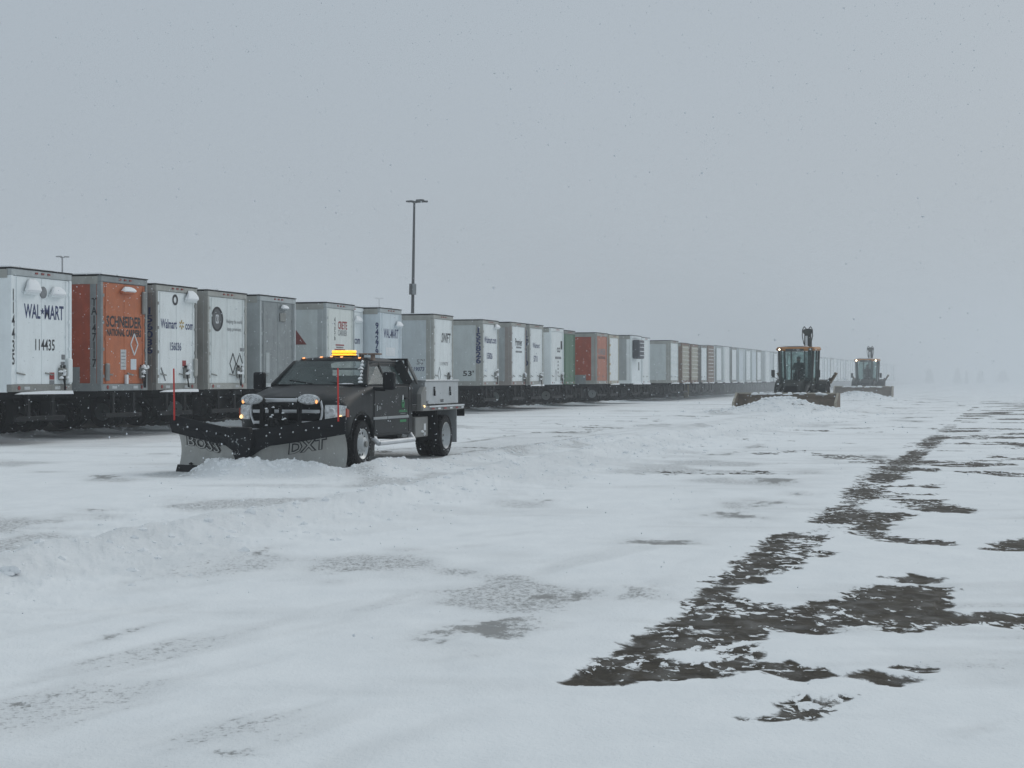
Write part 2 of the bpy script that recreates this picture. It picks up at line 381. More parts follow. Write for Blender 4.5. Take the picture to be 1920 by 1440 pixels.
TRUCK = (-11.9, 26.08)      # front axle centre on the ground
LOADERS = [(-9.5, 75.6, R(4)), (-10.4, 124.0, R(1))]
def windrow(X, Y):
    cx = -7.9 + .35 * np.sin(Y * .11) + .6 * (fbm(Y * .25, Y * 0 + 3, 3, 5) - .5)
    amp = .15 * (.7 + .6 * fbm(Y * .6, X * .8, 3, 9)) * sstep(4, 9, Y) * (1 - sstep(66, 74, Y))
    return np.exp(-((X - cx) / .36) ** 2) * amp + .05 * np.exp(-((X - cx - .5) / .9) ** 2) * sstep(4, 9, Y) * (1 - sstep(66, 74, Y))
def height(X, Y):
    A = X * RT[0] + Y * RT[1]; B = X * FW[0] + Y * FW[1]
    h = .06 * (fbm(A * .12, B * .35, 3, 1) - .5) + .025 * (fbm(A * .8, B * 2.2, 4, 2) - .5)
    h = h + windrow(X, Y)
    dens = np.exp(-((X + 7.7) / 1.5) ** 2) * sstep(4, 9, Y) + .5 * np.exp(-((X + 9.9) / .5) ** 2)
    h = h + dens * .65 * (.13 * (fbm(X * 2.6, Y * 2.6, 4, 4, .62) - .45) + .10 * np.clip(fbm(X * 7, Y * 7, 3, 44) - .5, 0, 1) + .06 * np.clip(fbm(X * 16, Y * 16, 2, 46) - .55, 0, 1))
    # spill beside the plough truck's track
    h = h + .13 * np.exp(-((X + 9.85) / .3) ** 2) * sstep(23.0, 24.2, Y) * (1 - .6 * sstep(32, 45, Y)) * (1 - sstep(60, 70, Y)) * (.6 + .8 * fbm(Y * 1.5, X * 2, 3, 6))
    # snow in front of the truck's vee blade
    tx, ty = TRUCK
    ax = X - (tx + .22); front = ty - 2.95 + .45 * np.abs(ax)
    q = (Y - front)
    h = h + .27 * np.exp(-(ax / 1.3) ** 4) * np.exp(-(q / .42) ** 2) * (.75 + .55 * fbm(X * 3, Y * 3, 4, 7)) * sstep(-1.35, -.8, ax)
    h = h + .10 * np.exp(-((X + 10.0) / .35) ** 2) * np.exp(-((Y - 24.4) / 1.3) ** 2)
    # low dug ruts under the truck
    h = h - .02 * np.exp(-((X + 11.9) / 1.2) ** 4) * sstep(24, 25, Y)
    # snow rolled up by the loaders' pushers
    for i, (lx, ly, a) in enumerate(LOADERS):
        dx = X - lx + .3; py = ly - 3.2
        m = np.exp(-(dx / 2.0) ** 2) * np.exp(-(np.clip(py - Y, 0, 99) / 2.8) ** 2) * np.exp(-(np.clip(Y - py, 0, 99) / .3) ** 2)
        h = h + (.72 if i == 0 else .62) * m * (.85 + .3 * fbm(X * 1.5, Y * 1.5, 4, 12 + i))
        h = h + .12 * np.exp(-((X - lx + 2.9) / .6) ** 2) * sstep(py - 2, py, Y) * (1 - sstep(py + 60, py + 90, Y)) * fbm(X * 2, Y * 2, 3, 3)
        h = h + .12 * np.exp(-((X - lx - 2.6) / .6) ** 2) * sstep(py - 2, py, Y) * (1 - sstep(py + 60, py + 90, Y)) * fbm(X * 2, Y * 2, 3, 8)
    # edge ridge near the trailers, bare ground beyond it
    e = -25.6 + .5 * (fbm(Y * .5, Y * 0, 4, 15) - .5) + .015 * (Y - 60) * 0
    h = h + .09 * np.exp(-((X - e - .25) / .3) ** 2) * (.5 + fbm(X * 2, Y * 2, 3, 16))
    sh = sstep(e + .05, e - .2, X) * sstep(-45.0, -43.5, X)
    h = h * (1 - sh) - .05 * sh
    return h, sh

def ground():
    ys = np.concatenate([np.linspace(1750, 900, 330), np.linspace(898, 760, 190), np.linspace(759.5, 722, 110), 709 + np.geomspace(12.6, 7, 22)])
    zs = 3000 * EYE / (ys - 709)
    us = np.concatenate([np.linspace(-2200, -60, 70)[:-1], np.linspace(-60, 1980, 900), np.linspace(1980, 3600, 50)[1:]])
    U, Z = np.meshgrid((us - 960) / 3000, zs)
    X = Z * FW[0] + U * Z * RT[0]; Y = Z * FW[1] + U * Z * RT[1]
    A = U * Z; B = Z
    H, sh = height(X, Y)
    bare = np.full(X.shape, -1.0)
    for k, poly in enumerate(BARE + HOLES):
        P = np.array(poly); lo = P.min(0) - 1; hi = P.max(0) + 1
        m = (X > lo[0]) & (X < hi[0]) & (Y > lo[1]) & (Y < hi[1])
        if not m.any(): continue
        d = sdf(poly, X[m], Y[m]); sc_ = .05 + .006 * np.mean(P[:, 1])
        f = np.clip(.5 - d / (2 * sc_), -1, 1)
        if k < len(BARE): bare[m] = np.maximum(bare[m], f * 1.15)
        else: bare[m] = np.minimum(bare[m], 1 - f)
    # scoured streaks right of the paving edge, long across the wind
    edge = sstep(-2.25, -1.9, X + .12 * (fbm(A, B * 3, 3, 30) - .5))
    wob = B
    st = fbm(A * .62, wob * .62, 4, 22, .6)
    reg = edge * sstep(13, 26, Y) * (1 - .55 * sstep(95, 150, Y))
    s1 = np.clip((st - (.585 - .05 * reg)) * 12, -1, 1) * reg - (1 - reg)
    left = (1 - edge) * sstep(-24, -14, X) * sstep(18, 28, Y) * (1 - sstep(120, 170, Y))
    s2 = np.clip((fbm(A * .75, wob * .6, 4, 25, .6) - .63) * 10, -1, .5) * left - (1 - left)
    sw = X + 1.86 - .10 * (fbm(A * 1.5, B * .4, 3, 90) - .5)
    seam = np.clip(1.1 - np.abs(sw) / (.13 + .0025 * Y) * .9, -1, .55) + 4.2 * np.minimum(fbm(X * .5, Y * .30, 3, 92) - .50, .05) - 1.2 * sstep(40, 75, Y)
    seam = np.where(Y > 13, seam, -1) * 1.0
    bare = np.maximum(bare, np.maximum(np.maximum(s1, s2), np.where(Y < 110, seam, -1)))
    
    thin = np.zeros(X.shape)
    for (u, v, rx, ry, sl_, a) in THIN:
        uu = 960 + 3000 * U; vv = 709 + 3000 * EYE / Z
        du = uu - u; dv = vv - v - sl_ * du
        m = (np.abs(du) < 2.6 * rx) & (np.abs(dv) < 3.2 * ry + 2)
        if not m.any(): continue
        z0 = 3000 * EYE / (v - 709); k_ = 3000 / z0
        n_a = fbm(A[m] * k_ / rx * 1.6 + u, B[m] * k_ * EYE / z0 / ry * 1.2 + v, 4, 60, .6) - .5
        n_b = fbm(A[m] * k_ / rx * 4, B[m] * k_ * EYE / z0 / ry * 3, 3, 63, .6)
        q = ((du[m] / rx) * (1 + .5 * n_a)) ** 2 + (dv[m] / ry + 2.4 * n_a) ** 2
        thin[m] = np.maximum(thin[m], a * np.exp(-q * 1.15) * (.45 + n_b))
    thin = np.maximum(thin, .5 * sstep(.55, .72, fbm(A * .55, B * .45, 4, 40)) * sstep(-24, -18, X) * sstep(-2.2, -3.2, X))
    thin = np.maximum(thin, .42 * sstep(.53, .74, fbm(A * .3, B * .95, 4, 95, .6)))
    al, ac = X * math.sin(R(9.4)) + Y * math.cos(R(9.4)), X * math.cos(R(9.4)) - Y * math.sin(R(9.4))
    thin = np.maximum(thin, .42 * sstep(.54, .74, fbm(al * .35 + 9, ac * 2.0, 4, 50)) * sstep(-1.6, -3.2, X) * (1 - sstep(10, 22, Y)))
    thin = np.maximum(thin, .5 * np.exp(-((X - TRUCK[0]) / 1.25) ** 4) * sstep(25.6, 26.2, Y) * (1 - sstep(29, 60, Y)))
    for tx_ in (-.97, .97):
        thin = np.maximum(thin, .62 * np.exp(-((X - TRUCK[0] - tx_) / .17) ** 4) * sstep(26.5, 28, Y) * (1 - sstep(34, 70, Y)) * (.6 + .6 * fbm(X * 3, Y * 1.2, 3, 70)))
    bare = np.where(sh > .5, 4.0, bare); bare = np.where((sh > .05) & (sh <= .5), .8, bare)
    wl = np.clip(windrow(X, Y) / .1, 0, 1)
    bare = bare - 2 * wl * (X > -12)
    thin = thin * (1 - wl)
    bare = bare - 1.5 * np.exp(-((X + 9.6) / 1.1) ** 4) * sstep(20, 22, Y) * (1 - sstep(60, 72, Y)) * (X > -24)
    # drift lips round the bare places
    H = H + .012 * (1 - sstep(-.2, .6, bare)) - .004
    H = np.where((bare > .9) & (sh < .5), H * .3, H)
    nr, ncol = X.shape
    co = np.stack([X, Y, H], -1).reshape(-1, 3).astype(np.float32)
    idx = np.arange(nr * ncol).reshape(nr, ncol)
    quads = np.stack([idx[:-1, :-1], idx[:-1, 1:], idx[1:, 1:], idx[1:, :-1]], -1).reshape(-1, 4).astype(np.int32)
    me = bpy.data.meshes.new('snow_covered_yard')
    me.vertices.add(len(co)); me.vertices.foreach_set('co', co.ravel())
    me.loops.add(quads.size); me.loops.foreach_set('vertex_index', quads.ravel())
    me.polygons.add(len(quads)); me.polygons.foreach_set('loop_start', np.arange(0, quads.size, 4, dtype=np.int32))
    me.update(calc_edges=True)
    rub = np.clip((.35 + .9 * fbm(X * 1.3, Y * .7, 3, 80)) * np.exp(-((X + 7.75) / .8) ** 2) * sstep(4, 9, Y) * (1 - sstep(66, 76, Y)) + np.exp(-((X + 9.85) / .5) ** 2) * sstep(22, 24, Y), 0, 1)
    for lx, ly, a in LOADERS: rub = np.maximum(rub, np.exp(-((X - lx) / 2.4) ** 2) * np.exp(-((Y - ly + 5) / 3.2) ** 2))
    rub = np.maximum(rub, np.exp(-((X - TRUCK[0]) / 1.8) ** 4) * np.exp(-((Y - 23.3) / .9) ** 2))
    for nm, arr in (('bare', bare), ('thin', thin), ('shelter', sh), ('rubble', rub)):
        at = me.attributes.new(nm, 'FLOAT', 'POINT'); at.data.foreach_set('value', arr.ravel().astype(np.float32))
    me.polygons.foreach_set('use_smooth', np.ones(len(quads), bool))
    m, t, p = nodes_of('drifted_snow_on_pavement')
    ta = lambda nm: N(t, 'ShaderNodeAttribute', _attribute_name=nm)
    tcn = N(t, 'ShaderNodeTexCoord')
    def M(op, a, b=None, cl=False):
        q = N(t, 'ShaderNodeMath', _operation=op, _use_clamp=cl)
        for i, s in enumerate((a, b)):
            if s is None: continue
            if isinstance(s, (int, float)): q.inputs[i].default_value = s
            else: t.links.new(s, q.inputs[i])
        return q.outputs[0]
    rot = N(t, 'ShaderNodeMapping'); rot.inputs['Rotation'].default_value = (0, 0, -PSI)
    t.links.new(tcn.outputs['Object'], rot.inputs[0])
    strm = N(t, 'ShaderNodeMapping'); strm.inputs['Scale'].default_value = (3.2, 1.7, 1)
    t.links.new(rot.outputs[0], strm.inputs[0])
    n1 = N(t, 'ShaderNodeTexNoise', Scale=1.9, Detail=8.0, Roughness=.6, Distortion=.5)
    t.links.new(strm.outputs[0], n1.inputs['Vector'])
    n2 = N(t, 'ShaderNodeTexNoise', Scale=38.0, Detail=4.0, Roughness=.7)
    t.links.new(tcn.outputs['Object'], n2.inputs['Vector'])
    bn = ta('bare').outputs['Fac']; tn = ta('thin').outputs['Fac']
    fine = N(t, 'ShaderNodeMapping'); fine.inputs['Scale'].default_value = (11, 6.5, 1); t.links.new(rot.outputs[0], fine.inputs[0])
    nf = N(t, 'ShaderNodeTexNoise', Scale=1.0, Detail=7.0, Roughness=.6, Distortion=.6); t.links.new(fine.outputs[0], nf.inputs['Vector'])
    wisp = N(t, 'ShaderNodeMapRange', _interpolation_type='SMOOTHSTEP'); wisp.inputs[1].default_value = .55; wisp.inputs[2].default_value = .62
    lowf = N(t, 'ShaderNodeTexNoise', Scale=.9, Detail=3.0); t.links.new(tcn.outputs['Object'], lowf.inputs['Vector'])
    thinm = N(t, 'ShaderNodeMapping'); thinm.inputs['Scale'].default_value = (.35, 24, 1); t.links.new(rot.outputs[0], thinm.inputs[0])
    nl = N(t, 'ShaderNodeTexNoise', Scale=1.0, Detail=2.0, Roughness=.4); t.links.new(thinm.outputs[0], nl.inputs['Vector'])
    wl_ = M('MULTIPLY', M('SUBTRACT', nl.outputs[0], .66, True), 1.1)
    t.links.new(M('ADD', M('ADD', nf.outputs[0], wl_), M('MULTIPLY', M('SUBTRACT', lowf.outputs[0], .5), .55)), wisp.inputs[0])
    s = M('ADD', bn, M('MULTIPLY', M('SUBTRACT', n1.outputs[0], .5), 2.6))
    s = M('SUBTRACT', s, M('MULTIPLY', wisp.outputs[0], .95))
    rr = N(t, 'ShaderNodeMapRange', _interpolation_type='SMOOTHSTEP'); rr.inputs[1].default_value = .24; rr.inputs[2].default_value = .56
    t.links.new(s, rr.inputs[0])
    # thin drift: pavement grain showing through
    n3 = N(t, 'ShaderNodeTexNoise', Scale=5.5, Detail=9.0, Roughness=.72); t.links.new(strm.outputs[0], n3.inputs['Vector'])
    th = M('ADD', M('MULTIPLY', n2.outputs[0], .8), M('MULTIPLY', n3.outputs[0], .6))
    th = M('ADD', th, M('MULTIPLY', tn, .9))
    tr2 = N(t, 'ShaderNodeMapRange', _interpolation_type='SMOOTHSTEP'); tr2.inputs[1].default_value = 1.02; tr2.inputs[2].default_value = 1.35
    t.links.new(th, tr2.inputs[0])
    th = M('MULTIPLY', tr2.outputs[0], .68, True)
    th = M('MAXIMUM', th, M('MULTIPLY', tn, .27))
    veil = M('ADD', .72, M('MULTIPLY', n1.outputs[0], .5), True)
    fac = M('MAXIMUM', M('MULTIPLY', rr.outputs[0], veil), th)
    # pavement colour: aggregate, darker damp places
    cra = N(t, 'ShaderNodeValToRGB'); ce = cra.color_ramp.elements
    ce[0].position = .35; ce[0].color = (.022, .018, .013, 1); ce[1].position = .68; ce[1].color = (.088, .075, .056, 1)
    n4 = N(t, 'ShaderNodeTexNoise', Scale=3.5, Detail=14.0, Roughness=.85); t.links.new(tcn.outputs['Object'], n4.inputs['Vector'])
    t.links.new(n4.outputs[0], cra.inputs[0])
    crs = N(t, 'ShaderNodeValToRGB'); se = crs.color_ramp.elements
    se[0].position = .3; se[0].color = (.84, .865, .88, 1); se[1].position = .7; se[1].color = (.91, .93, .94, 1)
    n5 = N(t, 'ShaderNodeTexNoise', Scale=.8, Detail=6.0, Roughness=.6); t.links.new(strm.outputs[0], n5.inputs['Vector'])
    t.links.new(n5.outputs[0], crs.inputs[0])
    pit_shade = N(t, 'ShaderNodeTexNoise', Scale=16.0, Detail=6.0, Roughness=.75); t.links.new(strm.outputs[0], pit_shade.inputs['Vector'])
    gq = N(t, 'ShaderNodeMapRange', _interpolation_type='SMOOTHSTEP'); gq.inputs[1].default_value = .54; gq.inputs[2].default_value = .68; t.links.new(pit_shade.outputs[0], gq.inputs[0])
    fac = M('MAXIMUM', fac, M('MULTIPLY', M('MULTIPLY', gq.outputs[0], ta('rubble').outputs['Fac']), .20))  # shade of pits in the ploughed snow, put into the colour as darker flecks
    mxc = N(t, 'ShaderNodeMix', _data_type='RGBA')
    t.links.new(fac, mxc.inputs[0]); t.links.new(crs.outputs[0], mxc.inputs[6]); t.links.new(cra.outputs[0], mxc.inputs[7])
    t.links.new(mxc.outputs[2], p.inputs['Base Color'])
    ro = N(t, 'ShaderNodeMapRange'); ro.inputs[3].default_value = .85; ro.inputs[4].default_value = .6
    t.links.new(fac, ro.inputs[0]); t.links.new(ro.outputs[0], p.inputs['Roughness'])
    p.inputs['Specular IOR Level'].default_value = .06
    vo = N(t, 'ShaderNodeTexNoise', Scale=13.0, Detail=8.0, Roughness=.75); t.links.new(tcn.outputs['Object'], vo.inputs['Vector'])
    rb = M('MULTIPLY', M('MULTIPLY', vo.outputs[0], ta('rubble').outputs['Fac']), 1.25)
    hgt = M('SUBTRACT', M('ADD', M('MULTIPLY', n5.outputs[0], .6), M('MULTIPLY', n2.outputs[0], .25)), M('MULTIPLY', fac, .35))
    hgt = M('ADD', hgt, rb)
    b = N(t, 'ShaderNodeBump', Strength=.8, Distance=.04)
    t.links.new(hgt, b.inputs['Height']); t.links.new(b.outputs[0], p.inputs['Normal'])
    me.materials.append(m)
    o = bpy.data.objects.new('snow_covered_yard', me); C.objects.link(o); o['kind'] = 'structure'
    # the rest of the plain
    g = MB(); g.add([(-1500, -600, -.35), (1500, -600, -.35), (1500, 2400, -.35), (-1500, 2400, -.35)], [(0, 1, 2, 3)])
    o2 = g.build('snowy_ground', snow); o2['kind'] = 'structure'
    return
ground()
def gh(x, y):
    return float(height(np.array([[x]]), np.array([[y]]))[0][0, 0])

# loose chunks of snow thrown along the windrows
def chunks():
    mb = MB(); rd = random.Random(5)
    def put(x, y, r):
        z = gh(x, y); n = 6; v = []; f = []
        base = len(mb.v)
        top = (x + rd.uniform(-.3, .3) * r, y + rd.uniform(-.3, .3) * r, z + r * rd.uniform(.5, .9))
        ring = []
        for i in range(n):
            t = 2 * math.pi * i / n + rd.uniform(-.3, .3); q = r * rd.uniform(.7, 1.25)
            ring.append((x + math.cos(t) * q, y + math.sin(t) * q * .9, z + r * rd.uniform(.05, .4)))
        bot = [(a, b, z - .02) for a, b, _ in ring]
        mb.add([top] + ring + bot, [(0, 1 + i, 1 + (i + 1) % n) for i in range(n)] + [(1 + i, 7 + i, 7 + (i + 1) % n, 1 + (i + 1) % n) for i in range(n)])
    for _ in range(2600):
        y = 6 + 70 * rd.random() ** 1.5; x = -7.7 + rd.gauss(0, .75)
        put(x, y, rd.choice((.012, .016, .02, .03, .045)) * rd.uniform(.7, 1.3))
    for _ in range(500):
        y = rd.uniform(22.6, 40); x = -9.85 + rd.gauss(0, .35); put(x, y, rd.uniform(.015, .05))
    for _ in range(420):
        a = rd.uniform(-1.0, 1.7); put(TRUCK[0] + .1 + a, TRUCK[1] - 2.9 + .45 * abs(a) + rd.gauss(0, .35), rd.uniform(.015, .055))
    for lx, ly, a in LOADERS:
        for _ in range(220): put(lx - .3 + rd.gauss(0, 1.7), ly - 3.6 - abs(rd.gauss(0, 1.4)), rd.uniform(.03, .11))
    for _ in range(260): put(-25.3 + rd.gauss(0, .2), rd.uniform(28, 90), rd.uniform(.03, .09))
    o = mb.build('loose_snow_chunks', snow); o['kind'] = 'stuff'; o['label'] = 'small loose lumps of snow scattered along the windrows'; o['category'] = 'snow chunks'
    cx, cy_ = px2w(18, 1100)
    b = MB(); b.blob((cx, cy_, gh(cx, cy_) + .005), (.085, .05, .04), sub=2, seed=4, amp=.5)
    tag(b.build('snow_lump', snow, smooth=True), 'single fist sized lump of snow lying at the left edge of the foreground', 'snow lump')
chunks()

# ------------------------------------------------------------------ trailers
TX = -21.9
tyre_prof = [(.28, -.13), (.44, -.135), (.49, -.11), (.5, 0), (.49, .11), (.44, .135), (.28, .13)]
def make_wheel_mesh():
    a = MB().lathe(tyre_prof, n=22); b = MB().lathe([(.05, .02), (.2, .03), (.28, .12), (.28, -.12), (.05, -.1)], n=14)
    return a, b
_wa, _wb = make_wheel_mesh()
proto_t = _wa.build('tyre', rubber, smooth=True); proto_r = _wb.build('rim', dark_alu, smooth=True)
MT, MR = proto_t.data, proto_r.data
bpy.data.objects.remove(proto_t); bpy.data.objects.remove(proto_r)
def child(name, me, parent, loc=(0, 0, 0)):
    o = bpy.data.objects.new(name, me); C.objects.link(o); o.parent = parent; o.location = loc; return o
CACHE = {}
def cbox(name, parent, m, dims, bevel=0):
    """box part whose mesh is shared between alike pieces"""
    key = (name, m.name, tuple(round(q, 3) for q in dims), bevel)
    if key in CACHE:
        o = bpy.data.objects.new(name, CACHE[key].data); C.objects.link(o); o.parent = parent
        return o
    o = MB().box(*dims).build(name, m, parent, bevel=bevel); CACHE[key] = o
    return o
def running_gear(t, w, ax=-5.4, near=True):
    hw = w / 2
    if near:
        for axle in (ax, ax - 1.25):
            a_ = MB().tube((axle, -hw + .2, .5), (axle, hw - .2, .5), .07, n=8).build('axle', underside, t)
            for s in (-1, 1):
                for d in (.16, .46):
                    wl = bpy.data.objects.new('wheel', None); C.objects.link(wl); wl.parent = t; wl.location = (axle, s * (hw - d), .5)
                    child('tyre', MT, wl); child('rim', MR, wl)
    else:
        for axle in (ax, ax - 1.25):
            for s in (-1, 1):
                if 'far' not in CACHE: CACHE['far'] = MB().lathe([(.1, -.3), (.5, -.3), (.5, .3), (.1, .3)], n=12).build('wheel', rubber, t); CACHE['far'].location = (axle, s * (hw - .32), .5)
                else: child('wheel', CACHE['far'].data, t, (axle, s * (hw - .32), .5))
    cbox('slider_frame', t, underside, (ax - 2.2, ax + 1.0, -hw + .35, hw - .35, .92, 1.12))
    for s in (-1, 1):
        cbox('mud_flap', t, rubber_flap, (ax + .66, ax + .68, s * (hw - .32) - .3, s * (hw - .32) + .3, .3, 1.12))
        l = MB().box(-13.2, -13.05, s * (hw - .45) - .07, s * (hw - .45) + .07, .1, 1.12).box(-13.25, -13.0, s * (hw - .45) - .13, s * (hw - .45) + .13, .03, .1)
        l.build('landing_leg', underside, t)
    for s in (-1, 1):
        cbox('added_dark_panel', t, underside, (-12.6, ax - 2.3, s * (hw - .06) - .02, s * (hw - .06) + .02, .28, 1.12))  # panels added to keep the space under the trailer dark
    if near:
        b = MB().box(-.12, -.02, -hw + .25, hw - .25, .56, .68).build('bumper', black_steel, t, bevel=.01)
        for s in (-1, 1): MB().box(-.1, -.03, s * .5 - .05, s * .5 + .05, .68, 1.2).build('bumper_strut', black_steel, b)
def snowcap(mb, y0, y1, z, r=.16, seed=1):
    rd = random.Random(seed); n = 16; secs = []
    for f, wf, d in ((0, .96, .11), (.18, 1.04, .15), (.45, .93, .13), (.75, .76, .09), (.95, .52, .05), (1.0, .40, .03)):
        ring = []
        for i in range(n):
            a = 2 * math.pi * i / n; sg = lambda q: math.copysign(abs(q) ** .55, q)
            j = 1 + rd.uniform(-.07, .07)
            ring.append((.0 + max(d * .5 + d * .5 * sg(math.cos(a)) * j, -.02), (y0 + y1) / 2 + (.06 if f > .4 else 0) * (y1 - y0) + (y1 - y0) / 2 * wf * sg(math.sin(a)) * j, z - .02 + f * r * 1.05 * (1 + rd.uniform(-.04, .04))))
        secs.append(ring)
    mb.loft(secs); return
    mb.blob((.07, (y0 + y1) / 2, z), (.12, (y1 - y0) / 2, r), sub=2, seed=seed, amp=.22, pw=.72)
def trailer(y0, y1, x=TX, top=4.1, label='', door=white_paint, side=grey_side, post=steel_post, header=None, sill=None, group='trailers parked side by side in the long row',
            caps=(), rods=4, hw_=True, sillsnow=True, near=True, name='parked_trailer', roofdark=True, skirt=None, ribs=0, hdr=.16, lamps=True, hseams=0):
    w = y1 - y0; hw = w / 2
    t = thing(name, label, 'trailer', (x, (y0 + y1) / 2, 0), 0, group)
    header = header or post; sill = sill or post
    z0 = 1.27
    cbox('body', t, side, (-16.1, -.10, -hw, hw, z0 + .0, top - .12), .03)
    cbox('side_rail', t, post if near else side, (-16.1, -.12, -hw - .012, -hw + .03, z0 - .03, z0 + .17))
    cbox('roof_rail', t, pale_post if near else side, (-16.1, -.1, -hw - .012, -hw + .03, top - .22, top - .02))
    cbox('floor_frame', t, underside, (-16.0, -.15, -hw + .04, hw - .04, 1.10, z0 - .001))
    cbox('rear_sill', t, sill, (-.14, 0, -hw, hw, z0 - .02, z0 + .15), .012)
    cbox('header', t, header, (-.14, 0, -hw, hw, top - hdr, top), .02)
    for s in (-1, 1):
        a, b = sorted((s * hw, s * (hw - .10))); cbox('corner_post', t, post, (-.14, -.001, a, b, z0 + .15, top - hdr), .015)
    if near and post is not side:       # wide rear post as seen on the near side
        cbox('rear_side_post', t, post, (-.32, -.14, -hw - .008, -hw + .02, z0 + .17, top - .22))
    n = 2
    for k in range(n):
        a = -hw + .10 + k * (w - .2) / 2 + (.004 if k else 0); b = a + (w - .2) / 2 - .006
        d = cbox('door', t, door, (-.07, -.025, a, b, z0 + .155, top - hdr - .005), .01)
        if near and hw_:
            for q in ((.12,) if k == 0 else (.88,)):
                yy = a + (b - a) * q
                rr_ = MB().tube((-.012, yy, z0 + .17), (-.012, yy, top - hdr - .03), .008, n=6)
                for zz in (z0 + .5, z0 + 1.3, z0 + 2.1): rr_.box(-.025, 0, yy - .03, yy + .03, zz - .03, zz + .03)
                rr_.build('lock_rod', door, d)
            ys = a if k == 0 else b
            for zz in np.linspace(z0 + .35, top - .5, 4): cbox('hinge', d, post, (-.03, .004, ys - .03, ys + .04, zz - .04, zz + .04))
            hd = MB().bar((-.004, a + .12, z0 + .42), (-.004, a + .45, z0 + .38), .02, .03); hd.build('handle', steel_post, d)
    if near and lamps:
        for k in (-.25, 0, .25):
            MB().box(0, .02, k - .05, k + .05, top - hdr * .55, top - hdr * .55 + .04).build('marker_lamp', mat('unlit_red_lens', (.25, .03, .02), .3), t)
        for s in (-1, 1): 
            MB().tube((-.005, s * (hw - .3), z0 + .07), (.012, s * (hw - .3), z0 + .07), .05, n=12).build('tail_lamp', mat('unlit_red_lens', (.25, .03, .02), .3), t)
            MB().box(-.002, .006, s * (hw - .62) - .11, s * (hw - .62) + .11, z0 + .03, z0 + .10).build('reflector', label_mat, t)
    for i, (c0, c1, zz, r) in enumerate(caps):
        mb = MB().box(-.024, .08, c0, c1, zz - .10, zz - .02); h_ = mb.build('vent_hood', door, t, bevel=.02)
        s_ = MB(); snowcap(s_, c0 - .01, c1 + .01, zz - .03, r, seed=int(zz * 100 + i)); s_.build('snow_cap', snow, h_, smooth=True)
    # roof and its snow
    cbox('roof', t, black_steel if roofdark else pale_post, (-16.1, .012, -hw - .012, hw + .012, top + .002, top + .028))
    sr = MB(); rd = random.Random(int(y0 * 7)); yy = -hw
    while yy < hw - .1:
        e_ = min(yy + rd.uniform(.2, .8), hw); 
        if rd.random() < .75: sr.box(-15.9, rd.uniform(-.03, .016), yy, e_, top + .029, top + rd.uniform(.04, .065))
        yy = e_ + rd.uniform(0, .12)
    if sr.v: sr.build('roof_snow', snow, t)
    if sillsnow:
        s0 = -hw + rd.uniform(.02, .3)
        pts = [(s0, z0 - .075), (s0 + .25, z0 - .03), (hw * .2, z0 + .0), (hw - .05, z0 - .005), (hw - .02, z0 - .085)]
        MB().prism(pts, 'x', .0015, .06).build('ledge_snow', snow, t)
    if ribs:
        rb = MB(); xx = -.7
        while xx > -16: rb.box(xx - .02, xx + .02, -hw - .02, -hw, z0 + .18, top - .23); xx -= ribs
        o = rb.build('side_rib', side, t); o['kind'] = 'stuff'
    running_gear(t, w, near=near, ax=-5.6 + random.uniform(-.5, .6))
    return t
def placard(t, y, z, wd, h, m=label_mat, name='placard', x=-.0235, lines=0, lm=None):
    p = MB().box(x, x + .006, y - wd / 2, y + wd / 2, z - h / 2, z + h / 2).build(name, m, t)
    for i in range(lines):
        zz = z + h / 2 - (i + 1) * h / (lines + 1)
        MB().box(x + .006, x + .008, y - wd * .38, y + wd * .38, zz - h * .02, zz + h * .02).build('print_line', lm or print_grey, p)
    return p
def diamond(t, y, z, a, b, m=print_black, plane=-.02, th=.014):
    mb = MB(); P = [(y, z + b), (y + a, z), (y, z - b), (y - a, z)]
    for i in range(4):
        p, q = P[i], P[(i + 1) % 4]; mb.bar((plane, p[0], p[1]), (plane, q[0], q[1]), th, th)
    return mb.build('placard_frame', m, t)
def gladhands(t, y, z, seed=0):
    """cluster of door hold-back, chain and spilled snow near the lower corner"""
    rd = random.Random(seed)
    h = MB().box(-.024, .05, y - .14, y + .14, z - .16, z + .14).build('latch_box', steel_post, t, bevel=.02)
    k = MB()
    for _ in range(4):
        k.tube((.03, y + rd.uniform(-.15, .15), z + .2), (.08, y + rd.uniform(-.04, .04), z - .4), .015, n=6)
    k.build('lever', black_steel, h)
    s = MB()
    for _ in range(6): s.blob((.07, y + rd.uniform(-.16, .16), z + rd.uniform(-.12, .24)), (.05, rd.uniform(.04, .08), rd.uniform(.03, .07)), seed=rd.random())
    s.build('stuck_snow', snow, h, smooth=True)
V = lambda a: -.0195   # rear print plane (clear of the door face, behind nothing)
RP = -.0215
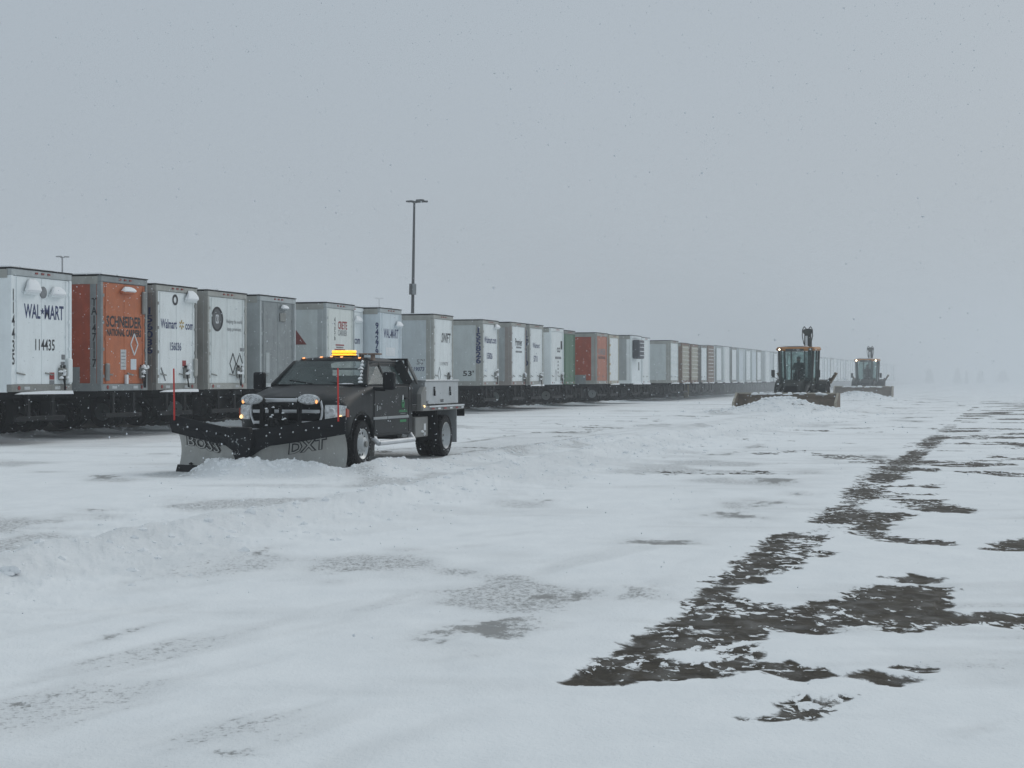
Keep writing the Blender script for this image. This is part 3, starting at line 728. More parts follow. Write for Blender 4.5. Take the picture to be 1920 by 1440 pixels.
# T1
t = trailer(31.64, 34.13, label='white trailer at the left edge with dark blue letters and two snow capped vents', door=white_cool, side=white_cool, post=white_cool, header=grey_alu, sill=steel_post,
            caps=((-.75, -.22, 3.62, .30), (.28, .82, 3.60, .2)))
text('WAL', t, print_blue, 'r', -.38, 3.14, RP, .66, .34, bold=.02); text('MART', t, print_blue, 'r', .52, 3.14, RP, .80, .34, bold=.02)
sp_ = [(.035 + (.085 if k % 2 == 0 else .035) * math.sin(k * math.pi / 5), 3.15 + (.085 if k % 2 == 0 else .035) * math.cos(k * math.pi / 5)) for k in range(10)]
MB().prism(sp_, 'x', RP - .001, RP + .004).build('star', print_blue, t)
text('114435', t, print_black, 'r', .14, 2.36, RP, .80, .27, bold=.015)
text('114435', t, print_black, 'r', -1.165, 2.75, .004, .11, 1.75, vertical=True, bold=.02)
MB().lathe([(.002, 0), (.14, 0), (.14, .02), (.002, .02)], c=(-.024, .05, 3.60), axis='x', n=20, closed=False).build('vent_disc', print_grey, t)
placard(t, .42, 1.62, .2, .17, print_red); placard(t, .42, 1.46, .2, .12, print_grey); placard(t, .88, 1.9, .16, .13, print_grey); placard(t, .9, 2.08, .14, .12, print_grey)
gladhands(t, .82, 1.68, 1)
MB().box(-.02, .06, 1.0, 1.2, 1.45, 2.05).build('document_box', white_paint, t, bevel=.03)
# T2
t = trailer(35.45, 37.72, label='orange trailer with worn black lettering and white placards, second from the left', top=4.17, door=orange, side=orange_side, post=dark_alu, header=dark_alu,
            caps=((-.22, .38, 3.85, .13),), sillsnow=False)
cbox('side_rail', t, dark_alu, (-16.1, -.62, -1.135 - .016, -1.135 + .03, 1.24, 1.85))
text('SCHNEIDER', t, print_black, 'r', .0, 3.02, RP, 1.72, .30, bold=.03)
text('NATIONAL CARRIERS', t, print_black, 'r', .0, 2.74, RP, 1.68, .19, bold=.04)
text('TA147117', t, print_black, 's', -.2, 2.72, -1.135 - .012, .17, 1.75, vertical=True, bold=.02)
placard(t, -.05, 2.05, .27, .52, label_mat, lines=5); placard(t, .45, 1.93, .28, .28, blue_white)
diamond(t, .48, 2.45, .18, .28, print_white, th=.03)
MB().box(-.02, .05, -.95, -.78, 1.5, 1.95).build('document_box', alu_dull, t, bevel=.04)
MB().box(-.02, .05, .0, .1, 1.42, 1.66).build('reflector_box', print_white, t, bevel=.01)
MB().box(-.02, .05, .84, 1.02, 3.25, 3.85).build('repair_plate', alu_dull, t, bevel=.03)
gladhands(t, .86, 1.72, 2)
# T3
t = trailer(38.17, 40.44, label='white trailer with blue web address and one round seal, next to the orange one', top=4.09, door=white_paint, side=brown_rust, post=steel_post, header=pale_post,
            caps=((.42, 1.0, 3.78, .26),))
text('Walmart', t, print_blue, 'r', -.42, 3.05, RP, .88, .26, bold=.02); text('com', t, print_blue, 'r', .72, 3.0, RP, .46, .17, bold=.02)
for k in range(6):
    a = k * math.pi / 3; MB().bar((RP, .28 + .05 * math.sin(a), 3.05 + .05 * math.cos(a)), (RP, .28 + .13 * math.sin(a), 3.05 + .13 * math.cos(a)), .03, .03).build('spark_ray', print_yellow, t)
text('156036', t, print_blue, 'r', -.05, 2.44, RP, .62, .23, bold=.02)
text('156036', t, print_blue, 's', -.2, 2.85, -1.135 - .012, .22, 1.25, vertical=True, bold=.02)
s_ = MB().lathe([(.085, 0), (.15, 0), (.15, .008), (.085, .008)], c=(RP, -.08, 3.72), axis='x', n=20).build('round_seal', print_black, t)
placard(t, .42, 1.98, .2, .16, print_red); placard(t, .42, 1.85, .18, .04, print_grey)
MB().box(-.02, .05, .92, 1.1, 1.62, 2.12).build('document_box', pale_post, t, bevel=.03)
MB().bar((-.015, -.85, 1.85), (-.015, -.62, 1.5), .02, .03).build('scrape_mark', print_grey, t)
gladhands(t, .5, 1.72, 3)
# T4
t = trailer(41.07, 43.51, label='pale grey trailer with a big round dark seal and two outlined diamonds', top=4.08, door=mat('pale_grey_door', (.68, .725, .72), .55, grime=(*GR, .3), var=.05), side=grey_alu, post=pale_post, header=pale_post, sillsnow=False)
MB().lathe([(.002, -.002), (.36, -.002), (.36, -.001), (.002, -.001)], c=(RP, -.62, 3.28), axis='x', n=28).build('round_seal', mat('dark_seal_print', (.09, .095, .1), .6), t)
MB().lathe([(.30, 0), (.345, 0), (.345, .012), (.30, .012)], c=(RP, -.62, 3.28), axis='x', n=28).build('seal_ring', print_black, t)
text('OD', t, print_white, 'r', -.62, 3.28, RP, .2, .28, bold=.02)
text('Helping the world', t, print_grey, 'r', .45, 3.22, RP, 1.0, .15, bold=.01); text('keep promises.', t, print_grey, 'r', .45, 3.0, RP, .92, .15, bold=.01)
diamond(t, .35, 2.0, .19, .3, print_black, th=.022); diamond(t, .78, 2.0, .19, .3, print_black, th=.022)
placard(t, .95, 2.42, .26, .1, print_grey)
gladhands(t, .68, 1.75, 4)
# T5
t = trailer(44.4, 46.97, label='bare grey aluminium trailer behind the truck mirror, no lettering', top=4.1, door=dark_alu, side=grey_alu, post=grey_alu, header=grey_alu, caps=((.12, .52, 3.80, .12),), sillsnow=False)
placard(t, -.72, 2.05, .24, .62, grey_alu, name='repair_plate')
MB().box(-.02, .02, .1, .5, 3.35, 3.62).build('vent_door', steel_post, t, bevel=.02)
# T6
t = trailer(49.35, 51.78, label='pale trailer with a dull red triangle on its side, above the truck light bar', top=4.1, door=mat('ivory_grey_door', (.71, .745, .715), .55, grime=(*GR, .15), var=.04), side=grey_side, post=grey_alu, header=grey_alu, sillsnow=False)
MB().prism([(-1.55, 2.70), (-1.55, 3.75), (-.72, 2.70)], 'y', -1.215 - .006, -1.215 - .001).build('triangle_panel', red_tri, t)
text('2', t, print_black, 's', -.18, 2.1, -1.215 - .012, .2, .28, bold=.02)
text('4256', t, print_black, 'r', -.45, 3.25, RP, .11, .8, vertical=True, bold=.02)
text('CRETE', t, print_red, 'r', .2, 3.38, RP, .78, .28, bold=.03); text('CARRIER', t, print_grey, 'r', .2, 3.12, RP, .78, .2, bold=.015)
for k, (zz, ww) in enumerate(((2.70, .36), (2.62, .30), (2.54, .45))): MB().box(RP, RP + .003, -.03 - ww, -.03 + ww, zz - .022, zz + .022).build('print_line', print_red if k != 1 else print_grey, t)
# T7 set back between its neighbours
t = trailer(51.95, 54.02, x=TX - .62, label='narrow glimpse of white trailer set back right of the red lettered one', top=4.12, door=white_cool, side=white_cool, post=white_cool, caps=((.2, .75, 3.65, .2),), sillsnow=False)
text('com', t, print_blue, 'r', .55, 2.9, RP, .5, .2, bold=.02); text('96', t, print_grey, 'r', .25, 2.12, RP, .3, .27, bold=.02)
# T8
t = trailer(54.15, 56.3, label='bluish white trailer with faded blue letters and a red and white sticker', top=4.12, door=blue_white, side=blue_white, post=blue_white, header=grey_alu, caps=((.4, .95, 3.55, .18),), sillsnow=False)
text('WAL-MART', t, print_blue, 'r', .05, 3.22, RP, 1.45, .34, bold=.02)
text('94279', t, print_blue, 's', -.12, 3.0, -1.075 - .012, .14, 1.2, vertical=True, bold=.03)
placard(t, .0, 2.55, .9, .3, print_white, lines=3, lm=blue_white); placard(t, .05, 2.25, .62, .24, blue_white, lines=2); placard(t, .05, 1.92, .85, .36, mat('faded_red_sticker', (.42, .16, .15), .6), lines=2, lm=print_white)
# T9
t = trailer(59.8, 62.15, label='pale trailer with black side number and a narrow white door behind the cab', top=4.1, door=white_paint, side=mat('light_blue_grey_side', (.52, .57, .585), .55, grime=(*GR, .2), var=.05), post=pale_post, header=pale_post, sillsnow=False)
text("53'", t, print_grey, 's', -.55, 2.22, -1.175 - .004, .34, .22, bold=.02); text('1119073', t, print_blue, 's', -.72, 1.93, -1.175 - .004, .66, .17, bold=.02, shear=.2)
text('SWIFT', t, print_black, 'r', .35, 3.2, RP, 1.1, .4, bold=.02, shear=.2); text('1119073', t, print_grey, 'r', .1, 2.15, RP, .95, .14, bold=.02)
diamond(t, -.45, 1.72, .17, .3, print_grey); gladhands(t, .62, 1.6, 9)
# T10
t = trailer(66.0, 68.26, label="grey sided trailer marked 53' behind the truck bed, white door", top=4.1, door=white_paint, side=grey_side, post=pale_post, header=pale_post, sillsnow=False, caps=((.5, 1.0, 3.85, .16),))
text("53'", t, print_black, 's', -.66, 1.78, -1.13 - .004, .5, .24, bold=.02); text('155826', t, print_blue, 's', -.2, 3.0, -1.13 - .012, .24, 1.6, vertical=True, bold=.03)
text('Walmart.com', t, print_blue, 'r', .0, 3.25, RP, 1.7, .3, bold=.02); text('155826', t, print_blue, 'r', -.1, 2.55, RP, .8, .28, bold=.03); gladhands(t, .7, 1.7, 10)
# T11
t = trailer(70.2, 72.5, label='white trailer with three short lines of grey print, right of the web address one', top=4.13, door=white_cool, side=grey_alu, post=mat('stained_pale_post', (.33, .30, .28), .65, grime=(.16, .12, .1, .4)), header=pale_post, sillsnow=False)
text('Premier', t, print_black, 'r', .05, 3.25, RP, 1.1, .34, bold=.02); [MB().box(RP, RP + .003, .05 - ww, .05 + ww, zz - .04, zz + .04).build('print_line', print_grey, t) for zz, ww in ((3.0, .4), (2.80, .5))]; gladhands(t, .8, 1.6, 11)
# T12
t = trailer(73.1, 75.46, label='white trailer with a faded blue number and vertical number on its post', top=4.13, door=white_paint, side=white_paint, post=pale_post, header=pale_post)
text('Walmart', t, print_blue, 'r', .0, 3.15, RP, 1.2, .26, bold=.01); text('5711', t, print_blue, 'r', -.1, 2.5, RP, .65, .3, bold=.03); text('157110', t, print_blue, 's', -.18, 3.0, -1.18 - .012, .26, 1.7, vertical=True, bold=.03); gladhands(t, .65, 1.6, 12)
# T13
t = trailer(76.8, 79.19, label='white rounded corner trailer with a small square dark logo, left of the green one', top=4.08, door=white_paint, side=white_paint, post=white_cool, header=white_paint, sillsnow=False)
placard(t, .85, 3.25, .34, .42, print_black); text('CO', t, print_black, 'r', .3, 3.0, RP, .6, .26, bold=.05); MB().box(RP, RP + .003, -.35, .75, 2.54, 2.66).build('print_line', print_grey, t)
[MB().box(RP, RP + .003, .12, .28, zz - .05, zz + .05).build('print_mark', print_grey, t) for zz in (2.4, 2.22, 2.04, 1.86)]; diamond(t, -.2, 1.7, .17, .3, print_grey); gladhands(t, .8, 1.6, 13)
# T14 green, T15 orange
t = trailer(79.35, 81.45, label='faded green trailer between white and orange ones', top=4.02, door=green_p, side=green_p, post=green_p, header=steel_post, sillsnow=False)
t = trailer(86.06, 88.6, label='orange sided trailer with pinkish door in the middle of the row', top=4.08, door=orange_pale, side=orange_side, post=pale_post, header=pale_post, sillsnow=False)
cbox('side_rail', t, dark_alu, (-16.1, -.62, -1.27 - .016, -1.27 + .03, 1.24, 1.75))
text('SCHNEIDER', t, print_grey, 'r', .0, 3.05, RP, 1.6, .34, bold=.03); text('NATIONAL', t, print_black, 'r', .0, 2.72, RP, 1.6, .16, bold=.03)
# T16 onwards, seen through the blowing snow
t = trailer(89.0, 91.3, label='pale trailer just right of the pinkish orange one, amber edge strip', top=4.05, door=white_paint, side=cream, post=cream, hw_=False)
for k in range(9): MB().box(.002, .02, -1.14, -.95, 1.5 + k * .27, 1.62 + k * .27).build('reflective_patch', print_yellow if k % 2 else print_white, t)
# T17 reefer, nose out
t = trailer(94.6, 97.3, label='white refrigerated trailer with dark louvred cooling unit facing out', top=4.15, door=white_cool, side=grey_alu, post=white_cool, hw_=False, lamps=False, header=white_cool)
u = MB().box(-.02, .42, -1.1, .3, 2.75, 3.9).build('cooling_unit', mat('dark_unit_shell', (.07, .075, .09), .5), t, bevel=.08)
for k in range(4): MB().box(.42, .47, -.95, .18, 2.92 + k * .25, 2.97 + k * .25).build('louvre', print_white, u)
placard(t, .75, 3.2, .14, .5, print_grey); placard(t, .7, 2.3, .3, .5, print_grey)
# T18-
t = trailer(97.55, 99.75, label='white trailer left of the long ribbed grey side', top=4.1, door=white_paint, side=white_paint, post=white_cool)
t = trailer(106.2, 108.9, label='grey ribbed trailer showing a long stretch of its side', top=4.1, door=white_paint, side=grey_side, post=pale_post, ribs=.42)
for k in range(5): MB().box(-.02, .03, -1.0, 1.0, 1.7 + k * .45, 1.78 + k * .45).build('door_bar', white_cool, t)
for i, (a, lab, m) in enumerate(((110.2, 'cream container trailer with snow on its ledges, right of a rusty post', cream), (113.6, 'cream container trailer with wide rusty corner, second of the cream pair', cream))):
    t = trailer(a, a + 2.6, label=lab, top=4.02 - .02 * i, door=m, side=brown_rust, post=brown_rust, hw_=False)
    for k in range(8):
        b_ = MB().box(-.024, .03, -1.15, 1.15, 1.6 + k * .29, 1.68 + k * .29).build('door_rib', m, t)
        MB().box(-.02, .034, -1.1, 1.1, 1.681 + k * .29, 1.70 + k * .29).build('rib_snow', snow, b_)
t = trailer(117.4, 119.8, label='white trailer between cream containers and the brown ribbed one', top=4.0, door=white_cool, side=brown_rust, post=steel_post)
t = trailer(120.3, 122.7, label='brown ribbed container trailer dotted with snow, far down the row', top=4.05, door=brown_rust, side=brown_rust, post=brown_rust, hw_=False)
for k in range(9): MB().box(-.024, .03, -.9, .9, 1.6 + k * .27, 1.64 + k * .27).build('rib_snow', snow, t)
# far trailers: one pattern per look, copied
far = []
for i, (d_, s_, p_) in enumerate(((white_cool, white_cool, grey_alu), (white_paint, grey_side, white_paint), (white_cool, grey_alu, steel_post), (blue_white, blue_white, grey_side))):
    far.append(trailer(123.9 + i * 3.6, 126.3 + i * 3.6, label='pale trailer fading into blowing snow far down the row', door=d_, side=s_, post=p_, near=False, hw_=False,
                       group='pale trailers far down the row'))
ORD = ['first', 'second', 'third', 'fourth', 'fifth', 'sixth', 'seventh', 'eighth', 'ninth', 'tenth']
for k_, t_ in enumerate(far): t_['label'] = '%s pale trailer right of the brown ribbed container trailer' % ORD[k_]
y = 138.6; i = 0
while y < 330:
    src = far[(i * 3 + i // 5) % 4]; c = copy_tree(src)
    c.location = (TX, y + 1.2, 0); c['label'] = '%s pale trailer right of the brown ribbed container trailer' % ORD[i + 4] if i < 6 else 'pale trailer fading into blowing snow far down the row'
    y += random.choice((3.0, 3.3, 3.6, 3.6, 5.4)); i += 1

bx, by = px2w(1331, 738)
bo = MB().lathe([(.002, 0), (.22, 0), (.22, 1.05), (.17, 1.15), (.002, 1.2)], c=(-24.6, 125.5, 0), axis='z', n=16, closed=False).build('bollard', bollard_m, smooth=True)
tag(bo, 'yellowish thick bollard in front of the brown ribbed container trailer', 'bollard')

# ------------------------------------------------------------------ light poles behind the row
def light_pole(u, z, top, r, label, lean=0, boxes=True, heads=((.68, .1), (.42, -.35), (-.30, .2), (.3, .5))):
    x = (u - 960) / 3000 * z; X = z * FW[0] + x * RT[0]; Y = z * FW[1] + x * RT[1]
    t = thing('light_pole', label, 'light pole', (X, Y, -.1), 0, 'tall light poles behind the trailers')
    t.rotation_euler = (0, lean, PSI)
    MB().tube((0, 0, 0), (0, 0, top), r, r * .5, n=12).build('pole', pole_m, t, smooth=True)
    MB().box(-.3, .3, -.3, .3, 0, .6).build('base', pole_l, t, bevel=.03)
    for k, (ax_, ay_) in enumerate(heads):
        d = Vector((ax_, ay_, 0))
        MB().bar((0, 0, top - .12), d * .6 + Vector((0, 0, top - .05)), .07, .07).build('arm', pole_m, t)
        M_ = Matrix.Translation(d + Vector((0, 0, top - .02 + .03 * (k % 2)))) @ Matrix.Rotation(math.atan2(ay_, ax_), 4, 'Z')
        MB().box(-.25, .25, -.17, .17, -.04, .07, M_).build('lamp_head', pole_m, t, bevel=.02)
    if boxes:
        MB().box(-.24, -.02, -.4, -.1, 7.45, 8.2).build('control_box', pole_m, t, bevel=.02)
        MB().box(-.018, .24, -.4, -.1, 7.45, 8.2).build('control_box', pole_l, t, bevel=.02)
    return t
light_pole(771, 111, 13.95, .15, 'tallest light pole, leaning slightly, with a grey control box halfway up', lean=R(.9))
light_pole(117, 152, 13.2, .14, 'small light pole rising behind the white trailer at the left', boxes=False, heads=((.38, .1), (-.34, .1)))
light_pole(711, 235, 13.4, .13, 'faint distant light pole left of the tallest one', boxes=False, heads=((.42, .1), (-.40, .1)))

# ------------------------------------------------------------------ plough truck (local: x forward, y left, z up)
T = thing('plow_truck', 'black flatbed pickup truck with lit amber roof light pushing snow toward the left', 'truck', (TRUCK[0], TRUCK[1], 0), -math.pi / 2 + R(1.5))
def prof(nose, hoodz, inset, low=0):
    """closed outline (x,z) of the lower body at one width"""
    P = [(-2.70 + inset, .50 + inset + low)]
    P += [(-.56, .50 + inset + low)]
    for k in range(9):
        a = math.pi - math.pi * k / 8
        P.append((.53 * math.cos(a), .50 + (.46 - inset * .5) * max(math.sin(a), 0) ** .8 + (0 if 0 < k < 8 else low + .02)))
    P += [(.62, .52 + inset + low), (.86 - nose, .55 + inset), (.95 - nose, .72), (.97 - nose, 1.0), (.955 - nose, 1.16 + hoodz * .7), (.90 - nose, 1.235 + hoodz - inset),
          (.55 - nose * .5, 1.315 + hoodz - inset), (.15, 1.375 + hoodz * .9 - inset), (-.30, 1.435 + hoodz * .55 - inset), (-.48, 1.45 + hoodz * .25 - inset),
          (-.9, 1.435 - inset), (-2.70 + inset, 1.435 - inset)]
    return P
secs = []
for yy, nose, hz, ins in ((-1.0, .33, -.15, .05), (-.985, .27, -.12, .02), (-.93, .20, -.075, 0), (-.80, .12, -.03, 0), (-.62, .06, -.035, 0), (-.5, .03, .0, 0), (-.25, .005, .015, 0), (0, 0, .012, 0)):
    secs.append((yy, prof(nose, hz, ins)))
secs += [(-a, b) for a, b in reversed(secs[:-1])]
mb = MB(); mb.loft([[(x, yy, z) for x, z in P] for yy, P in secs])
body = mb.build('body', truck_paint, T, smooth=True)
# doors
for s in (-1, 1):
    dp = [(-.60, .56), (-.60, 1.40), (-2.34, 1.42), (-2.42, 1.3), (-2.42, .56)]
    d = MB().prism(dp, 'y', s * .99, s * 1.008).build('door', truck_paint, T, bevel=.012)
    hd = MB().box(-2.33, -2.13, min(s * 1.01, s * 1.05), max(s * 1.01, s * 1.05), 1.17, 1.21).build('handle', black_steel, d, bevel=.01)
    m1 = MB().box(-1.22, -.52, min(s * 1.009, s * 1.025), max(s * 1.009, s * 1.025), .82, .87).build('moulding', trim_grey, d, bevel=.006)
    m2 = MB().box(-2.40, -1.24, min(s * 1.009, s * 1.025), max(s * 1.009, s * 1.025), .82, .87).build('moulding', trim_grey, d, bevel=.006)
    for gx in (-.585, -2.435):
        MB().box(gx - .006, gx + .006, min(s * 1.0, s * 1.0095), max(s * 1.0, s * 1.0095), .56, 1.41).build('panel_gap', rubber_flap, T)
    # wheel arch lip
    lip = MB(); pts = [(.56 * math.cos(a), s * 1.0, .47 + .50 * math.sin(a)) for a in np.linspace(math.pi * .98, math.pi * .02, 12)]
    lip.path(pts, .022, n=6); lip.build('arch_lip', black_steel, T)
    # running board tube
    MB().path([(-.62, s * .96, .50), (-.66, s * 1.06, .40), (-2.55, s * 1.06, .40), (-2.63, s * .96, .5)], .05, n=10).build('running_board', chrome, T, smooth=True)
# cab: roof, pillars, glass
A0 = lambda s: Vector((-.42, s * .90, 1.43)); A1 = lambda s: Vector((-1.02, s * .71, 1.86))
C0 = lambda s: Vector((-2.66, s * .92, 1.43)); C1 = lambda s: Vector((-2.50, s * .71, 1.87))
B0 = lambda s: Vector((-1.38, s * .935, 1.43)); B1 = lambda s: Vector((-1.50, s * .715, 1.87))
rs = []
for yy, z, xf, xb in ((-.75, 1.845, -1.05, -2.54), (-.70, 1.90, -1.0, -2.57), (-.58, 1.945, -.97, -2.60), (-.3, 1.965, -.95, -2.61), (0, 1.97, -.94, -2.61)):
    rs.append([(xf, yy, z - .075), (xf - .03, yy, z - .045), (xf - .12, yy, z - .012), (xf - .35, yy, z), (xb + .3, yy, z), (xb + .05, yy, z - .02), (xb, yy, z - .07)])
rs += [[(x, -yy, z) for x, yy, z in q] for q in reversed(rs[:-1])]
roof = MB().loft(rs).build('roof', truck_paint, T, smooth=True)
for s in (-1, 1):
    MB().bar(A0(s), A1(s), .07, .09).build('pillar', truck_paint, T, bevel=.02)
    MB().bar(B0(s), B1(s), .05, .05).build('pillar', truck_paint, T, bevel=.01)
    MB().bar(C0(s) + Vector((.1, 0, 0)), C1(s) + Vector((.02, 0, 0)), .08, .28).build('pillar', truck_paint, T, bevel=.02)
    MB().bar(A1(s), C1(s), .07, .07).build('roof_rail', truck_paint, T, bevel=.02)
    MB().bar(A0(s), C0(s), .07, .06).build('sill', black_steel, T)
    o_ = Vector((0, s * .012, 0))
    g1 = [A0(s) + o_ + Vector((-.09, 0, .02)), B0(s) + o_ + Vector((.03, 0, .02)), B1(s) + o_ + Vector((.03, 0, -.03)), A1(s) + o_ + Vector((-.05, 0, -.03))]
    g2 = [B0(s) + o_ + Vector((-.03, 0, .02)), C0(s) + o_ + Vector((.28, 0, .02)), C1(s) + o_ + Vector((.10, 0, -.08)), C1(s) + o_ + Vector((.22, 0, -.03)), B1(s) + o_ + Vector((-.03, 0, -.03))]
    for g in (g1, g2):
        inn = [q - Vector((0, s * .008, 0)) for q in g]; n = len(g)
        MB().add(g + inn, [tuple(range(n)), tuple(range(2 * n - 1, n - 1, -1))] + [(i, (i + 1) % n, n + (i + 1) % n, n + i) for i in range(n)]).build('side_window', truck_glass, T)
MB().bar(C0(-1) + Vector((.04, 0, 0)), C0(1) + Vector((.04, 0, 0)), .06, .3).build('rear_panel', truck_paint, T)
ws = []
for k in range(9):      # curved windscreen
    f = k / 8 * 2 - 1; bow = .10 * (1 - f * f)
    ws.append((Vector((-.44 + bow, f * .86, 1.445)), Vector((-1.0 + bow * .6, f * .68, 1.885))))
v = [q for a in ws for q in a]; MB().add(v, [(2 * i, 2 * i + 2, 2 * i + 3, 2 * i + 1) for i in range(8)]).build('windscreen', truck_glass, T, smooth=True)
MB().path([q[0] + Vector((.012, 0, 0)) for q in ws], .016, n=6).build('windscreen_seal', black_steel, T)
MB().path([(-.36, -.1, 1.47), (-.50, -.6, 1.53)], .010, n=6).build('wiper', black_steel, T); MB().path([(-.36, .5, 1.47), (-.50, 0, 1.53)], .010, n=6).build('wiper', black_steel, T)
sn = MB()
for k in range(7):
    f = k / 6; p = A0(1).lerp(A1(1), .06 + f * .86) + Vector((.06, -.075 - .01 * math.sin(k * 2), .035)); sn.blob(tuple(p), (.06, .028 + .018 * math.sin(k * 1.7 + 1), .035), seed=k, amp=.4)
sn.build('pillar_snow', snow, T, smooth=True)
sn = MB()
for k in range(5): sn.blob((-.39 + .02 * k % .05, .45 + k * .05, 1.465), (.035, .05, .014), seed=k)
sn.build('wiper_snow', snow, T, smooth=True)
# interior
MB().box(-.75, -.45, -.85, .85, 1.05, 1.42).build('dashboard', seat_grey, T, bevel=.05)
for s in (-.42, .42):
    MB().box(-1.75, -1.25, s - .26, s + .26, .95, 1.08).box(-1.88, -1.72, s - .25, s + .25, 1.0, 1.6).box(-1.86, -1.76, s - .12, s + .12, 1.6, 1.78).build('seat', seat_grey, T, bevel=.04)
MB().lathe([(.17, -.015), (.2, -.015), (.2, .015), (.17, .015)], c=(0, 0, 0), axis='x', n=20).build('steering_wheel', black_steel, T).location = (-.95, .42, 1.35)
# mirrors
for s in (-1, 1):
    mi = MB().box(-.74, -.58, min(s * 1.16, s * 1.37), max(s * 1.16, s * 1.37), 1.36, 1.68).build('mirror', rubber_flap, T, bevel=.035)
    MB().path([(-.60, s * .93, 1.38), (-.64, s * 1.2, 1.37)], .035, n=8).build('mirror_arm', black_steel, mi)
    MB().box(-.752, -.741, min(s * 1.18, s * 1.35), max(s * 1.18, s * 1.35), 1.40, 1.64).build('mirror_glass', chrome, mi)
sn = MB()
rdt = random.Random(21)
for k in range(26):
    s_ = rdt.choice((1, 1, -1)); sn.blob((rdt.choice((-.62, -2.7, -3.3)) + rdt.uniform(-.08, .08), s_ * rdt.uniform(.7, 1.0), rdt.uniform(.42, .55)), (.05, .05, .04), seed=k, amp=.5)
o_ = sn.build('caked_snow', snow, T, smooth=True); o_['kind'] = 'stuff'
# clearance lamps
for k, em in ((-.55, amber_dim), (-.2, amber_dim), (0, amber_dim), (.2, amber_dim), (.55, amber_dim)):
    b_ = MB().box(-1.12, -1.02, k - .06, k + .06, 1.93 - abs(k) * .05, 1.965 - abs(k) * .05).build('clearance_lamp', mat('amber_lens_housing', (.16, .05, .02), .4), T, bevel=.012)
    MB().box(-1.06, -1.012, k - .02, k + .02, 1.955 - abs(k) * .05, 1.98 - abs(k) * .05).build('bulb', em, b_, bevel=.005)
# amber light bar and low bar beside it
lb = MB().box(-1.42, -1.18, -.07, .37, 1.96, 1.990).box(-1.40, -1.2, -.075, .375, 2.025, 2.035).build('light_bar', black_steel, T)
for k in range(4):
    MB().box(-1.41, -1.185, -.06 + k * .106, .028 + k * .106, 2.036, 2.085).build('lamp_section', amber_on, lb, bevel=.012)
    MB().box(-1.41, -1.185, -.06 + k * .106, .028 + k * .106, 1.991, 2.024).build('lamp_section', amber_on, lb, bevel=.01)
MB().box(-1.44, -1.2, .46, .86 - .02, 2.0, 2.03).box(-1.4, -1.25, .45, .5, 1.9, 2.0).box(-1.4, -1.25, .68, .72, 1.85, 2.0).build('unlit_bar', brown_rust, T, bevel=.01)
# face: grille, headlights, bumper
gr = MB().prism([(-.60, .74), (-.65, 1.17), (.65, 1.17), (.60, .74)], 'x', .955, .985).build('grille', rubber_flap, T)
for zz, h_ in ((1.0, .06), (1.19, .07), (.81, .05)):
    MB().box(.985, 1.03, -.62, .62, zz - h_ / 2, zz + h_ / 2).build('chrome_bar', chrome, gr, bevel=.015)
for s in (-1, 1):
    MB().path([(1.0, s * .60, .78), (1.01, s * .655, .92), (1.01, s * .665, 1.06), (1.0, s * .63, 1.19)], .02, n=8).build('chrome_side', chrome, gr, smooth=True)
    hl = []
    for (yy, xx) in ((.68, .955), (.78, .90), (.88, .82), (.97, .70)):
        z1 = 1.11 - (.02 if yy > .9 else 0)
        hl.append([(xx + .02, s * (yy + .02), .86), (xx + .035, s * (yy + .02), z1 - .1), (xx + .01, s * (yy + .02), z1), (xx - .12, s * (yy - .02), z1), (xx - .12, s * (yy - .02), .86)])
    h = MB().loft(hl).build('headlight', lens, T, smooth=True)
    MB().prism([(.64, .90), (.64, 1.02), (.74, 1.05), (.74, .90)], 'y', s * .985, s * 1.012).build('turn_lens', mat('unlit_orange_lens', (.35, .05, .02), .4), h)
    MB().blob((.83, s * .93, .90), (.03, .03, .03), flat=False).build('bulb', amber_hot, h, smooth=True)
    MB().lathe([(.002, .0), (.075, .0), (.06, .03), (.002, .02)], c=(.925, s * .80, .99), axis='x', n=16, closed=False).build('reflector_bowl', chrome, h)
bp = [[(1.10 - abs(yy) * .16, yy, .50), (1.13 - abs(yy) * .16, yy, .60), (1.10 - abs(yy) * .16, yy, .70), (.95 - abs(yy) * .16, yy, .70), (.95 - abs(yy) * .16, yy, .50)] for yy in (-1, -.7, -.3, .3, .7, 1)]
MB().loft(bp).build('bumper', chrome, T, bevel=.02)
